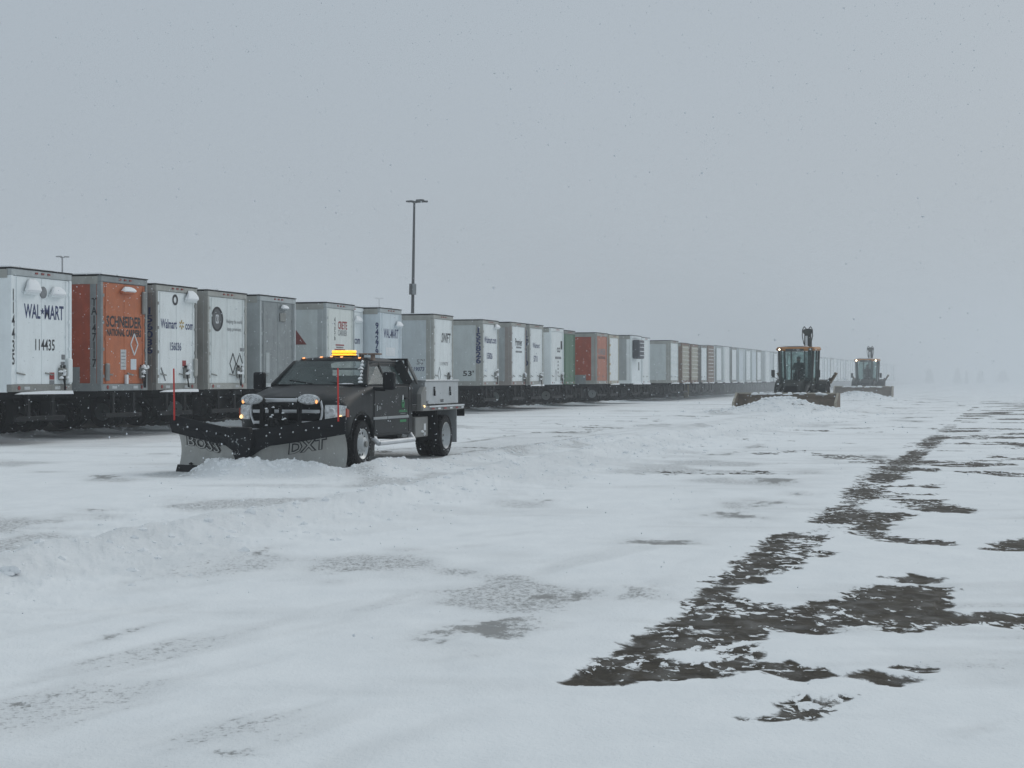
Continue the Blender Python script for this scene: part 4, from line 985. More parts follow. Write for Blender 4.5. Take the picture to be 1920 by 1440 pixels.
# wheels
def truck_wheel(x, y, s, dual=False, front=True):
    wl = bpy.data.objects.new('wheel', None); C.objects.link(wl); wl.parent = T; wl.location = (x, y, .41)
    tp = [(.26, -.11), (.36, -.122), (.395, -.10), (.405, -.06), (.405, .06), (.395, .10), (.36, .122), (.26, .11)]
    for off in ((0, -.30) if dual else (0,)):
        tr = MB().lathe(tp, n=40).build('tyre', rubber, wl, smooth=True); tr.location = (0, off * s, 0)
        tb = MB()
        for i in range(44):
            a = 2 * math.pi * i / 44
            M_ = Matrix.Rotation(a, 4, 'Y') @ Matrix.Translation((0, 0, .408))
            for j, yy in enumerate((-.085, -.03, .03, .085)):
                sh_ = .014 if j % 2 else -.014
                tb.box(-.018 + sh_, .018 + sh_, yy - .022, yy + .022, -.012, .012, M_)
        tb = tb.build('tread', rubber, wl); tb.location = (0, off * s, 0); tb['kind'] = 'stuff'
    if front:
        rp = [(.255, .085), (.27, .115), (.265, .12), (.245, .09), (.22, .075), (.15, .085), (.135, .11), (.12, .15), (.10, .16), (.002, .165)]
    else:
        rp = [(.255, .085), (.27, .115), (.265, .12), (.25, .09), (.225, .02), (.15, -.06), (.10, -.05), (.085, .02), (.002, .03)]
    rp = [(r, h * s) for r, h in rp]
    rm = MB().lathe(rp, n=36, closed=False).build('rim', alu, wl, smooth=True)
    for i in range(10):
        a = 2 * math.pi * i / 10; rr = .195
        h_ = MB().tube((rr * math.cos(a), s * (.078 if front else -.02), rr * math.sin(a)), (rr * math.cos(a), s * (.086 if front else .0), rr * math.sin(a)), .022, n=10).build('hand_hole', rubber_flap, wl)
    MB().lathe([(r, h * s) for r, h in ((.05, .165), (.06, .19), (.04, .2), (.002, .2))] if front else [(.04, 0), (.03, s * .05), (.002, s * .05)], n=14, closed=False).build('hub_cap', alu_dull, wl, smooth=True)
for s in (-1, 1):
    truck_wheel(0, s * .90, s, False, True); truck_wheel(-4.45, s * .98, s, True, False)
    MB().box(-.62, -.60, min(s * .75, s * 1.0), max(s * .75, s * 1.0), .17, .62).build('mud_flap', alu_dull, T)
    MB().box(-3.83, -3.81, min(s * .55, s * 1.12), max(s * .55, s * 1.12), .34, .96).build('mud_flap', rubber_flap, T)
    MB().box(-5.08, -5.06, min(s * .6, s * 1.12), max(s * .6, s * 1.12), .25, .96).build('mud_flap', trim_grey, T)
    MB().box(-3.6, -2.85, min(s * .62, s * 1.0), max(s * .62, s * 1.0), .42, .82).build('underbody_box', alu_dull, T, bevel=.02)
    MB().box(-3.83, -3.77, min(s * .9, s * 1.1), max(s * .9, s * 1.1), .5, .93).build('skirt', rubber_flap, T)
    MB().bar((-5.45, s * .42, .78), (.7, s * .42, .58), .08, .18).build('chassis_rail', underside, T)
MB().tube((0, -.85, .41), (0, .85, .41), .07).build('axle', underside, T); MB().tube((-4.45, -.9, .41), (-4.45, .9, .41), .09).build('axle', underside, T)
MB().box(-2.65, .5, -.8, .8, .62, .75).box(-.3, .4, -.62, -.56, .5, .95).box(-.3, .4, .56, .62, .5, .95).build('underbody', underside, T)
placard(T, 0, 0, .001, .001) if False else None
MB().box(-3.45, -3.33, 1.001, 1.006, .55, .68).build('plate', print_white, T)
BED0 = set(T.children)
# flatbed
bed = MB().box(-5.08, -2.45, -1.14, 1.14, .93, 1.03).build('flatbed', alu_dull, T, bevel=.012)
for s in (-1, 1):
    MB().box(-5.06, -2.8, min(s * 1.141, s * 1.16), max(s * 1.141, s * 1.16), 1.0, 1.03).build('side_rail', chrome, bed)
    for k in range(6):
        MB().box(-5.0 + k * .38, -4.84 + k * .38, min(s * 1.161, s * 1.164), max(s * 1.161, s * 1.164), .955, .985).build('reflective_strip', print_red if k % 2 else print_white, bed)
    tb = MB().box(-4.82, -2.72, min(s * .58, s * 1.10), max(s * .58, s * 1.10), 1.055, 1.50).build('toolbox', alu, T, bevel=.012)
    MB().box(-4.84, -2.70, min(s * .56, s * 1.12), max(s * .56, s * 1.12), 1.501, 1.54).build('lid', alu, tb, bevel=.012)
    for xx in (-3.25, -4.25):
        MB().box(xx - .03, xx + .03, min(s * 1.101, s * 1.115), max(s * 1.101, s * 1.115), 1.30, 1.40).box(xx - .012, xx + .012, min(s * 1.101, s * 1.13), max(s * 1.101, s * 1.13), 1.22, 1.32).build('latch', black_steel, tb)
    # slanted headache-rack brace and front wing panel
    MB().bar((-2.46, s * .80, 1.93), (-2.86, s * .98, 1.28), .05, .06).build('rack_brace', alu_dull, T, bevel=.01)
    MB().prism([(-2.42, .94), (-2.42, 1.26), (-2.60, 1.40), (-2.73, 1.40), (-2.73, .94)], 'y', s * 1.02, s * 1.12).build('wing_panel', alu_dull, T, bevel=.01)
    MB().blob((-2.55, s * 1.135, 1.02), (.03, .02, .022), flat=False).build('marker_lamp', amber_hot, T, smooth=True)
    MB().bar((-2.44, s * .80, 1.03), (-2.44, s * .80, 1.95), .06, .06).build('rack_post', black_steel, T)
rk = MB()
for zz in (1.45, 1.6, 1.75, 1.93): rk.bar((-2.44, -.8, zz), (-2.44, .8, zz), .04, .04)
rk.build('rack_bar', black_steel, T)
MB().box(-2.6, -2.47, .42, .8, 1.62, 1.78).build('rack_tray', print_white, T)
MB().box(-5.14, -5.08, -1.14, 1.14, .78, 1.03).build('tail_board', rubber_flap, T, bevel=.01)
eq = MB().box(-3.7, -3.0, -.5, .5, 1.03, 1.62).build('pump_tank', pale_post, T, bevel=.05)
e2 = MB().box(-3.45, -3.15, -.15, .35, 1.63, 1.74)
for k in range(7): e2.tube((-3.4 + .04 * k, -.1 + .06 * k, 1.74), (-3.45 + .06 * k, .1 + .03 * k, 1.84 + .02 * (k % 3)), .018, n=6)
e2.tube((-3.3, .1, 1.78), (-3.3, .34, 1.78), .07, n=12); e2.build('engine', black_steel, eq)
text('SRT', T, print_grey, 'l', -3.75, 1.12, 1.117, .16, .055, bold=.02) if False else None
text('RC', T, print_black, 'l', -2.83, 1.10, 1.1035, .14, .06, bold=.03); text('BOX', T, print_black, 'l', -3.75, 1.12, 1.1035, .2, .06, bold=.03)
# door emblem: green leaf ring with lettering, plus small maker's badges
e_ = MB().lathe([(.045, 0), (.075, 0), (.075, .004), (.045, .004)], c=(-1.68, 1.0095, 1.09), n=20).build('emblem_ring', print_green, T)
MB().prism([(-1.64, 1.12), (-1.66, 1.24), (-1.69, 1.26), (-1.71, 1.22), (-1.70, 1.13)], 'y', 1.0095, 1.0135).build('emblem_leaf', print_white, T)
MB().prism([(-1.60, 1.0), (-1.68, 1.10), (-1.77, 1.0), (-1.70, 1.03), (-1.66, 1.03)], 'y', 1.0095, 1.0135).build('emblem_base', print_green, T)
for zz, wd_, m_ in ((.965, .20, print_green), (.94, .23, print_green), (.905, .14, print_grey)): MB().box(-1.68 - wd_, -1.68 + wd_, 1.0095, 1.0125, zz - .008, zz + .008).build('print_line', m_, T)
MB().box(-1.86, -1.52, 1.009, 1.012, .745, .79).build('door_print', print_green, T)
text('5500', T, trim_grey, 'l', -.44, 1.03, 1.0095, .14, .06, bold=.02); MB().box(-.32, -.30, 1.009, 1.012, .98, 1.08).build('badge', chrome, T)
for o in T.children:
    if o not in BED0: o.location.x -= .42
# plough: mount, towers, lamps, blade
pf = MB().bar((1.0, -.36, .45), (1.65, -.36, .42), .08, .10).bar((1.0, .36, .45), (1.65, .36, .42), .08, .10).bar((1.25, -.42, .42), (1.25, .42, .42), .1, .12).bar((1.65, -.36, .42), (2.2, 0, .4), .08, .1).bar((1.65, .36, .42), (2.2, 0, .4), .08, .1).build('push_frame', black_steel, T)
for s in (-1, 1):
    MB().bar((1.28, s * .34, .4), (1.22, s * .34, 1.22), .07, .09).build('tower_post', black_steel, T, bevel=.01)
    MB().bar((1.22, s * .34, 1.17), (1.22, s * .60, 1.17), .05, .05).build('lamp_bracket', black_steel, T)
    L_ = MB()
    ls = [[(1.14 - .03, 0, 0)]]
    rings = []
    for k, (xx, r) in enumerate(((1.10, .07), (1.14, .105), (1.20, .12), (1.26, .118), (1.285, .10))):
        rings.append([(xx, s * .52 + math.cos(a) * r * 1.75 , 1.205 + math.sin(a) * r * (.82 if math.sin(a) > 0 else .7) - .03 * math.cos(a) * s * 0) for a in np.linspace(0, 2 * math.pi, 20, endpoint=False)])
    sh = MB().loft(rings[:4]).build('lamp_shell', black_steel, T, smooth=True)
    MB().loft([[(x + .003, y, z) for x, y, z in rings[3]], rings[4], [(1.29, s * .52 + (y - s * .52) * .5, 1.205 + (z - 1.205) * .5) for x, y, z in rings[4]]]).build('lamp_lens', lens, sh, smooth=True)
    for q, rr in ((-.10, .05), (.0, .055), (.09, .04)):
        MB().lathe([(rr * .75, 0), (rr, 0), (rr, .015), (rr * .75, .015)], c=(1.288, s * .52 + q, 1.205), axis='x', n=14).build('lamp_ring', chrome, sh)
    MB().blob((1.29, s * .52 + s * .155, 1.17), (.012, .022, .03), flat=False).build('bulb', amber_dim, sh, smooth=True)
MB().bar((1.23, -.34, 1.12), (1.23, .34, 1.12), .06, .06).bar((1.25, -.34, .8), (1.25, .34, .8), .08, .08).build('tower_bar', black_steel, T)
hp = MB().box(1.3, 1.48, -.17, .17, .62, .98).tube((1.4, -.1, .9), (1.4, -.1, 1.12), .05).tube((1.4, .1, .8), (1.55, .12, 1.1), .03).build('pump_unit', black_steel, T, bevel=.02)
hs = MB(); rd = random.Random(3)
for k in range(7):
    p0 = Vector((1.45, rd.uniform(-.15, .15), .85)); p3 = Vector((1.75, rd.uniform(-.3, .3), .55)); m_ = (p0 + p3) / 2 + Vector((.1, rd.uniform(-.1, .1), .3))
    pts = [p0.lerp(m_, f).lerp(m_.lerp(p3, f), f) for f in np.linspace(0, 1, 8)]; hs.path(pts, .014, n=6)
hs.build('hydraulic_hose', black_steel, hp)
hn = MB()
for k in range(10): hn.blob((1.5 + rd.uniform(-.03, .06), rd.uniform(-.16, .2), rd.uniform(.72, 1.1)), (.02, .026, .018), seed=k)
hn.build('stuck_snow', snow, hp, smooth=True)
# two wings meeting forward at the centre hinge
ANG = R(23); CXP = 2.72
def wingpt(d, h, s, off=0):
    """d along the wing from the hinge, h up the curved moldboard, off = thickness forward"""
    curve = .16 * (1 - (h / .62 - .35) ** 2 / .9) if h < .62 else .16 * (1 - (.65) ** 2 / .9) + (h - .62) * .55
    curve = -.14 * math.sin(min(h / .72, 1) * math.pi) + max(h - .62, 0) * .42
    x = CXP - d * math.sin(ANG) + curve + off; y = s * (d * math.cos(ANG) + .02)
    return (x, y, h)
for s in (-1, 1):
    W = 1.60; nD = 10
    def top(d): return .53 + .22 * (d / W) ** 1.2
    for nm, m_, f0, f1, off in (('moldboard', moldboard, 0.07, None, 0),):
        v = []; f = []
        hs_ = 9
        for i in range(nD + 1):
            d = W * i / nD
            for j in range(hs_):
                h = .10 + (top(d) - .10) * j / (hs_ - 1); v.append(wingpt(d, h, s))
        for i in range(nD + 1):
            d = W * i / nD
            for j in range(hs_):
                h = .10 + (top(d) - .10) * j / (hs_ - 1); v.append(wingpt(d, h, s, -.02))
        n1 = (nD + 1) * hs_
        for i in range(nD):
            for j in range(hs_ - 1):
                a = i * hs_ + j; f.append((a, a + 1, a + hs_ + 1, a + hs_)); f.append((n1 + a, n1 + a + hs_, n1 + a + hs_ + 1, n1 + a + 1))
        wing = MB().add(v, f).build('wing', m_, T, smooth=True)
    # cutting edge
    MB().add([wingpt(0, .0, s, .02), wingpt(W + .04, .0, s, .02), wingpt(W + .04, .12, s, .02), wingpt(0, .12, s, .02), wingpt(0, .0, s, -.01), wingpt(W + .04, .0, s, -.01), wingpt(W + .04, .12, s, -.01), wingpt(0, .12, s, -.01)],
             [(0, 1, 2, 3), (7, 6, 5, 4), (0, 4, 5, 1), (1, 5, 6, 2), (2, 6, 7, 3), (3, 7, 4, 0)]).build('cutting_edge', black_steel, wing)
    for d in (.25, .6, .95, 1.3): MB().blob(wingpt(d, .135, s, .02), (.025, .035, .03), seed=d).build('edge_bolt', black_steel, wing)
    # rubber deflector along the top, leaning forward
    v = []; nn = 12
    for i in range(nn + 1):
        d = -.02 + (W + .10) * i / nn; dd = max(d, 0)
        lo = top(dd) - .10 - .02 * math.sin(i * 1.9) * 0; hi = top(dd) + .20
        if d < .35: lo -= (.35 - d) * .55
        pl = wingpt(dd, max(lo, .1), s, .055); ph = wingpt(dd, top(dd), s, .02)
        if d < .35: pl = (pl[0] + .02, pl[1], pl[2])
        ex = (d - dd) * s
        hi_p = (ph[0] + .05, ph[1], hi); ml_p = (pl[0] + .06, pl[1], pl[2])
        # lower lip hangs in front of the steel, upper edge stands above it
        v += [ml_p, (ph[0] + .10, ph[1], (pl[2] + hi) / 2), hi_p, (hi_p[0] - .02, hi_p[1], hi), (ph[0] + .07, ph[1], (pl[2] + hi) / 2), (ml_p[0] - .015, ml_p[1], ml_p[2])]
    f = []
    for i in range(nn):
        for j in range(6): a = i * 6 + j; b = i * 6 + (j + 1) % 6; f.append((a, b, b + 6, a + 6))
    f += [tuple(range(6)), tuple(range(nn * 6 + 5, nn * 6 - 1, -1))]
    fl = MB().add(v, f).build('deflector', rubber_flap, wing, smooth=True)
    for k in range(7):
        d = .15 + k * .22; p = wingpt(d, top(d), s, .12); MB().blob((p[0] + .002, p[1], top(d) + .07), (.012, .014, .014), seed=k, flat=False).build('rivet', chrome, wing)
    # marker stake
    p = wingpt(W - .03, top(W) + .12, s, .05)
    MB().tube(p, (p[0] + .02, p[1] + s * .0, p[2] + .86), .016, .014, n=8).build('marker_stake', red_marker, T, smooth=True)
    # lettering outlined on the steel, its top tucked under the rubber
    word = 'BOSS' if s < 0 else 'DXT'
    key = (word, .0, False, 1.05, .15)
    tmp = text(word, T, print_black, 'r', 0, 0, 0, 1, 1, space=1.05, shear=.15, bold=.065); tmp2 = text(word, T, moldboard, 'r', 0, 0, 0, 1, 1, space=1.05, shear=.15, bold=.0)
    c_, wd_ = (1.02 if s < 0 else .98), (.86 if s < 0 else .66)
    for ob, sc_, of in ((tmp, 1, .012), (tmp2, .93, .016)):
        for vv in ob.data.vertices:
            a, b = vv.co.y * sc_, vv.co.z * sc_
            d = c_ - s * a * wd_ * (-1) * (1) if False else c_ + (s * a * wd_)
            vv.co = wingpt(d, top(d) - .18 + b * .20, s, of)
        ob.parent = wing; 
hc = MB().loft([[(CXP + .10 - .0, -.05, .12), (CXP + .12, .05, .12), (CXP + .02, .05, .12), (CXP + .0, -.05, .12)],
                [(CXP + .12, -.10, .28), (CXP + .12, .10, .28), (CXP - .05, .1, .28), (CXP - .05, -.10, .28)],
                [(CXP + .12, -.2, .52), (CXP + .12, .2, .52), (CXP - .05, .2, .52), (CXP - .05, -.2, .52)],
                [(CXP + .14, -.16, .78), (CXP + .14, .16, .78), (CXP - .02, .16, .78), (CXP - .02, -.16, .78)]]).build('centre_flap', rubber_flap, T, bevel=.02)

# ------------------------------------------------------------------ loaders (local: x forward, y left)
def person(parent_loc, rz, label, z=1.15):
    """seated figure grown from a skeleton; one continuous body"""
    J = {'pelvis': (0, 0, 0), 'waist': (.02, 0, .16), 'chest': (.03, 0, .38), 'neck': (.04, 0, .54), 'head': (.07, 0, .66), 'crown': (.07, 0, .78)}
    vs = list(J.values()); R_ = [.16, .15, .17, .07, .10, .085]; es = [(0, 1), (1, 2), (2, 3), (3, 4), (4, 5)]
    for s in (-1, 1):
        b = len(vs)
        vs += [(.03, s * .19, .47), (.10, s * .27, .22), (.36, s * .17, .22)]; R_ += [.075, .055, .042]
        es += [(2, b), (b, b + 1), (b + 1, b + 2)]
        # hand with palm and fingers closing on the wheel
        for k in range(4):
            q = len(vs); yo = s * .17 + (k - 1.5) * .019
            vs += [(.42, yo, .225), (.455 + .004 * (1 - abs(k - 1.5)), yo, .20)]; R_ += [.011, .009]; es += [(b + 2, q), (q, q + 1)]
        q = len(vs); vs += [(.40, s * .12, .23)]; R_ += [.012]; es += [(b + 2, q)]
        q = len(vs); vs += [(.08, s * .10, -.02), (.46, s * .13, .03), (.50, s * .13, -.38), (.60, s * .13, -.41)]; R_ += [.10, .07, .05, .035]
        es += [(0, q), (q, q + 1), (q + 1, q + 2), (q + 2, q + 3)]
    me = bpy.data.meshes.new('person'); me.from_pydata(vs, es, []); o = bpy.data.objects.new('person', me); C.objects.link(o)
    me.materials.append(cloth_dark)
    md = o.modifiers.new('skin', 'SKIN')
    for i, d in enumerate(me.skin_vertices[0].data if me.skin_vertices else []): d.radius = (R_[i], R_[i])
    if not me.skin_vertices:
        me.attributes.new
    ss = o.modifiers.new('sub', 'SUBSURF'); ss.levels = 1; ss.render_levels = 1
    o.location = parent_loc; o.rotation_euler = (0, 0, rz)
    tag(o, label, 'person')
    MB().blob((.105, 0, .68), (.075, .07, .09), sub=2, amp=0, flat=False, seed=1).build('face', skin_m, o, smooth=True)
    MB().blob((.06, 0, .74), (.115, .10, .085), sub=2, amp=.05, seed=2).build('cap', cloth_dark, o, smooth=True)
    return o
def loader(i, x, y, rz, label, plabel, lamps_lit):
    T = thing('backhoe_loader', label, 'loader', (x, y, 0), -math.pi / 2 - rz, 'backhoe loaders pushing snow')
    # cab
    fx, bx = .55, -.75
    MB().box(bx, fx, -.72, .72, 1.05, 1.30).build('cab_floor', machine, T, bevel=.03)
    rf = MB().loft([[(bx - .12, -.85, 2.86), (fx + .18, -.85, 2.84), (fx + .18, .85, 2.84), (bx - .12, .85, 2.86)],
                    [(bx - .14, -.92, 2.93), (fx + .22, -.92, 2.90), (fx + .22, .92, 2.90), (bx - .14, .92, 2.93)],
                    [(bx - .1, -.86, 3.05), (fx + .16, -.84, 3.02), (fx + .16, .84, 3.02), (bx - .1, .86, 3.05)]]).build('cab_roof', yellow_roof, T, bevel=.02)
    MB().box(bx, fx + .1, -.7, .35, 3.052, 3.08).build('roof_snow', snow, rf)
    MB().box(fx + .2, fx + .24, -.45, .4, 2.80, 2.93).build('roof_visor', machine, rf)
    for s in (-1, 1):
        MB().bar((fx + .05, s * .74, 1.3), (fx - .02, s * .80, 2.86), .10, .09).build('pillar', machine, T)
        MB().bar((bx, s * .76, 1.3), (bx, s * .82, 2.86), .10, .10).build('pillar', machine, T)
        MB().bar((-.1, s * .80, 1.3), (-.1, s * .83, 2.86), .06, .06).build('pillar', machine, T)
        MB().box(bx, fx, s * .80 - .006, s * .80 + .006, 1.32, 2.84).build('side_window', cab_glass, T)
        lm_ = MB().box(fx + .225, fx + .30, s * .72 - .09, s * .72 + .09, 2.83, 2.97).build('lamp_housing', machine, T, bevel=.02)
        lit = lamps_lit if isinstance(lamps_lit, bool) else (s in lamps_lit)
        MB().lathe([(.002, 0), (.07 if i == 1 else .045, 0), (.06 if i == 1 else .04, .015), (.002, .02)], c=(fx + .302, s * .72, 2.90), axis='x', n=14, closed=False).build('lamp_lens', lamp_white if lit else lens, lm_)
        MB().path([(fx - .1, s * .84, 1.5), (fx + .1, s * 1.02, 1.62)], .015).box(fx + .08, fx + .12, min(s * .98, s * 1.14), max(s * .98, s * 1.14), 1.6, 1.95).build('mirror', machine, T)
        # fenders over the big rear wheels
        fe = MB()
        pts = [(-1.02 + .78 * math.cos(a), .74 + .74 * math.sin(a)) for a in np.linspace(.15, math.pi * .8, 8)]
        for p_, q_ in zip(pts[:-1], pts[1:]): fe.bar((p_[0], s * .96, p_[1]), (q_[0], s * .96, q_[1]), .50, .05)
        fe.build('fender', machine, T)
        wl = bpy.data.objects.new('wheel', None); C.objects.link(wl); wl.parent = T; wl.location = (-1.02, s * .98, .68)
        MB().lathe([(.33, -.22), (.60, -.23), (.66, -.18), (.68, 0), (.66, .18), (.60, .23), (.33, .22)], n=28).build('tyre', rubber, wl, smooth=True)
        tg = MB()
        for k in range(22):
            M_ = Matrix.Rotation(2 * math.pi * k / 22, 4, 'Y') @ Matrix.Translation((0, 0, .69)) @ Matrix.Rotation(.5 * (1 if k % 2 else -1), 4, 'Z')
            tg.box(-.025, .025, -.2 if k % 2 else .0, .0 if k % 2 else .2, -.03, .03, M_)
        tg = tg.build('tread', rubber, wl); tg['kind'] = 'stuff'
        MB().lathe([(.1, s * .02), (.3, s * .1), (.33, s * .2), (.33, -s * .2), (.1, -s * .05)], n=18).build('rim', machine_y, wl, smooth=True)
        wl = bpy.data.objects.new('wheel', None); C.objects.link(wl); wl.parent = T; wl.location = (1.12, s * .86, .47)
        MB().lathe([(.24, -.15), (.42, -.16), (.46, -.12), (.47, 0), (.46, .12), (.42, .16), (.24, .15)], n=24).build('tyre', rubber, wl, smooth=True)
        MB().lathe([(.06, s * .02), (.22, s * .06), (.24, s * .14), (.24, -s * .14), (.06, -s * .05)], n=14).build('rim', machine_y, wl, smooth=True)
        # loader arm
        MB().path([(-.1, s * .62, 1.45), (1.2, s * .62, 1.12), (2.15, s * .62, .55)], .085, n=8).build('loader_arm', machine, T)
        MB().tube((.5, s * .62, .95), (1.6, s * .62, .70), .05).build('hydraulic_ram', chrome, T)
        # folded stabiliser with pad
        st = MB().bar((-2.1, s * .62, .75), (-2.15, s * 1.15, 1.55), .14, .18).build('stabiliser', machine, T)
        MB().add([(-2.3, s * 1.05, 1.35), (-1.95, s * 1.05, 1.35), (-1.95, s * 1.35, 1.85), (-2.3, s * 1.35, 1.85), (-2.3, s * 1.13, 1.30), (-1.95, s * 1.13, 1.30), (-1.95, s * 1.45, 1.80), (-2.3, s * 1.45, 1.80)],
                 [(0, 1, 2, 3), (7, 6, 5, 4), (0, 4, 5, 1), (1, 5, 6, 2), (2, 6, 7, 3), (3, 7, 4, 0)]).build('stabiliser_pad', machine_y, st)
        MB().box(.1, .5, min(s * .72, s * .98), max(s * .72, s * .98), .6, 1.0).build('step', machine, T)
    MB().box(fx - .01, fx + .003, -.70, .70, 1.45, 2.80).build('windscreen', cab_glass, T)
    MB().box(bx, bx + .01, -.72, .72, 1.5, 2.82).build('rear_window', cab_glass, T)
    MB().bar((fx + .02, -.22, 1.35), (fx + .02, -.22, 2.84), .05, .05).build('wiper_post', machine, T)
    MB().box(-.15, .35, -.12, .12, 1.3, 1.55).box(-.35, .1, -.26, .26, 1.5, 1.62).box(-.45, -.33, -.25, .25, 1.6, 2.3).build('seat', seat_grey, T, bevel=.03)
    MB().tube((.42, 0, 1.3), (.36, 0, 1.85), .04).lathe([(.16, -.012), (.19, -.012), (.19, .012), (.16, .012)], c=(.35, 0, 1.86), axis='z', n=16).build('steering_wheel', black_steel, T)
    hoodm = MB().loft([[(.56, -.44, .85), (.56, .44, .85), (.56, .42, 1.50), (.56, -.42, 1.50)], [(1.5, -.42, .8), (1.5, .42, .8), (1.5, .38, 1.38), (1.5, -.38, 1.38)], [(1.72, -.38, .8), (1.72, .38, .8), (1.7, .32, 1.26), (1.7, -.32, 1.26)]]).build('bonnet', machine, T, bevel=.04)
    MB().box(1.71, 1.74, -.28, .28, .86, 1.2).build('grille', black_steel, hoodm)
    MB().tube((.9, .2, 1.4), (.9, .2, 2.0), .04).build('exhaust', black_steel, T)
    MB().box(-2.0, 1.6, -.38, .38, .55, .95).box(-.8, .6, -.8, .8, .75, 1.06).box(-2.25, -1.9, -.75, .75, .5, 1.1).build('chassis', machine, T, bevel=.02)
    MB().tube((1.12, -.8, .47), (1.12, .8, .47), .07).tube((-1.02, -.8, .68), (-1.02, .8, .68), .1).build('axle', machine, T)
    # folded backhoe boom standing up behind the cab
    oy = .03
    bm = MB().loft([[(-2.15, oy - .16, .9), (-1.8, oy - .16, .9), (-1.8, oy + .16, .9), (-2.15, oy + .16, .9)],
                    [(-2.55, oy - .19, 2.3), (-2.15, oy - .19, 2.35), (-2.15, oy + .19, 2.35), (-2.55, oy + .19, 2.3)],
                    [(-2.25, oy - .15, 3.75), (-2.0, oy - .15, 3.7), (-2.0, oy + .15, 3.7), (-2.25, oy + .15, 3.75)]]).build('boom', machine, T, bevel=.02)
    MB().tube((-1.95, oy - .03, 1.6), (-1.96, oy - .03, 3.6), .06, n=8).build('hydraulic_ram', chrome, bm)
    sk = MB().loft([[(-2.1, oy - .12, 3.95), (-2.4, oy - .12, 3.95), (-2.4, oy + .12, 3.95), (-2.1, oy + .12, 3.95)], [(-2.75, oy - .1, 1.6), (-2.95, oy - .1, 1.6), (-2.95, oy + .1, 1.6), (-2.75, oy + .1, 1.6)]]).build('dipper_arm', machine, T, bevel=.02)
    for s in (-1, 1):
        pts = [(-2.05, oy + s * .17, 3.2), (-2.05, oy + s * .25, 3.6), (-2.05, oy + s * .24, 3.9), (-2.05, oy + s * .15, 4.05), (-2.05, oy + s * .05, 3.92)]
        MB().path(pts, .02, n=6).build('hydraulic_hose', black_steel, bm)
    MB().box(-2.25, -1.98, oy - .18, oy + .18, 3.7, 3.92).tube((-2.12, oy - .22, 3.82), (-2.12, oy + .22, 3.82), .08).build('boom_joint', machine, bm)
    MB().prism([(-2.9, 1.6), (-2.5, 1.5), (-2.4, 1.1), (-2.8, .9), (-3.1, 1.2)], 'y', oy - .3, oy + .3).build('bucket', machine_y, T)
    # snow pusher box
    hw = 2.28 if i == 0 else 2.1; px_ = 2.35; hh = .84 if i == 0 else .92
    ps = MB().prism([(px_ + .05, .03), (px_ - .08, .3), (px_ - .10, hh * .75), (px_ + .03, hh), (px_ - .03, hh), (px_ - .16, hh * .75), (px_ - .14, .3), (px_ - .02, .03)], 'y', -hw, hw).build('pusher_blade', pusher_m, T)
    MB().box(px_ - .06, px_ + .06, -hw, hw, hh + .001, hh + .07).build('top_edge', pusher_edge, ps, bevel=.01)
    for s in (-1, 1):
        MB().prism([(px_ - .15, .02), (px_ - .15, hh + .05), (px_ + .35, hh + .05), (px_ + 1.0, .45), (px_ + 1.0, .02)], 'y', s * hw, s * (hw + .05)).build('end_plate', pusher_m, ps)
        MB().box(px_ + 1.0, px_ + 1.04, min(s * (hw - .02), s * (hw + .08)), max(s * (hw - .02), s * (hw + .08)), .0, .46).bar((px_ + .36, s * (hw + .025), hh + .06), (px_ + 1.03, s * (hw + .025), .46), .09, .04).build('worn_edge', pusher_edge, ps)
    rd = random.Random(8 + i)
    sp = MB()
    for k in range(16): sp.blob((px_ + rd.uniform(0, .3), rd.uniform(-hw * .7, hw * .7), hh + .02 + rd.uniform(-.06, .02)), (.12, rd.uniform(.1, .3), rd.uniform(.04, .1)), seed=k)
    sp.build('piled_snow', snow, ps, smooth=True)
    a = T.rotation_euler[2]
    ca, sa = math.cos(a), math.sin(a); lx, ly = -.12, 0.0
    person((x + lx * ca - ly * sa, y + lx * sa + ly * ca, 1.76), a, plabel)
loader(0, *LOADERS[0], label='nearer backhoe loader with amber cab roof pushing a wide heap of snow', plabel='person in dark clothing seated at the wheel of the nearer loader', lamps_lit=(-1,))
loader(1, *LOADERS[1], label='farther backhoe loader with two lit cab lamps behind the first', plabel='person in dark clothing seated at the wheel of the farther loader', lamps_lit=True)

# ------------------------------------------------------------------ distant trees, barely visible
for k, (u, z, h, wd) in enumerate(((1742, 420, 4.2, 3.4), (1795, 430, 4.4, 3.0), (1812, 440, 4.0, 1.0), (1838, 450, 4.0, 3.0), (1880, 440, 4.0, 5.0))):
    x = (u - 960) / 3000 * z; X = z * FW[0] + x * RT[0]; Y = z * FW[1] + x * RT[1]
    t = thing('evergreen_tree', ['faint low tree, leftmost of those on the right horizon', 'faint cone shaped tree with a steep right side on the right horizon', 'thin faint tree just right of the cone shaped one', 'faint tree second from the right frame edge on the horizon', 'widest faint tree at the right end of the horizon'][k], 'tree', (X, Y, -.3), 0, 'faint trees on the horizon')
    MB().tube((0, 0, 0), (0, 0, h * .9), .16, .04, n=8).build('trunk', bark_m, t)
    rd = random.Random(k); cm = MB()
    for _ in range(420):
        f = rd.random() ** .7; zz = .4 + f * (h - .5); rr = wd / 2 * (1 - f * .8) * rd.random() ** .5; a = rd.uniform(0, 6.28)
        c_ = Vector((rr * math.cos(a), rr * math.sin(a), zz)); s_ = rd.uniform(.12, .3)
        u_ = Vector((rd.gauss(0, 1), rd.gauss(0, 1), rd.gauss(0, 1))).normalized() * s_; v_ = u_.orthogonal().normalized() * s_
        cm.add([c_ - u_, c_ + v_, c_ + u_, c_ - v_], [(0, 1, 2, 3)])
    cm.build('crown', tree_m, t)

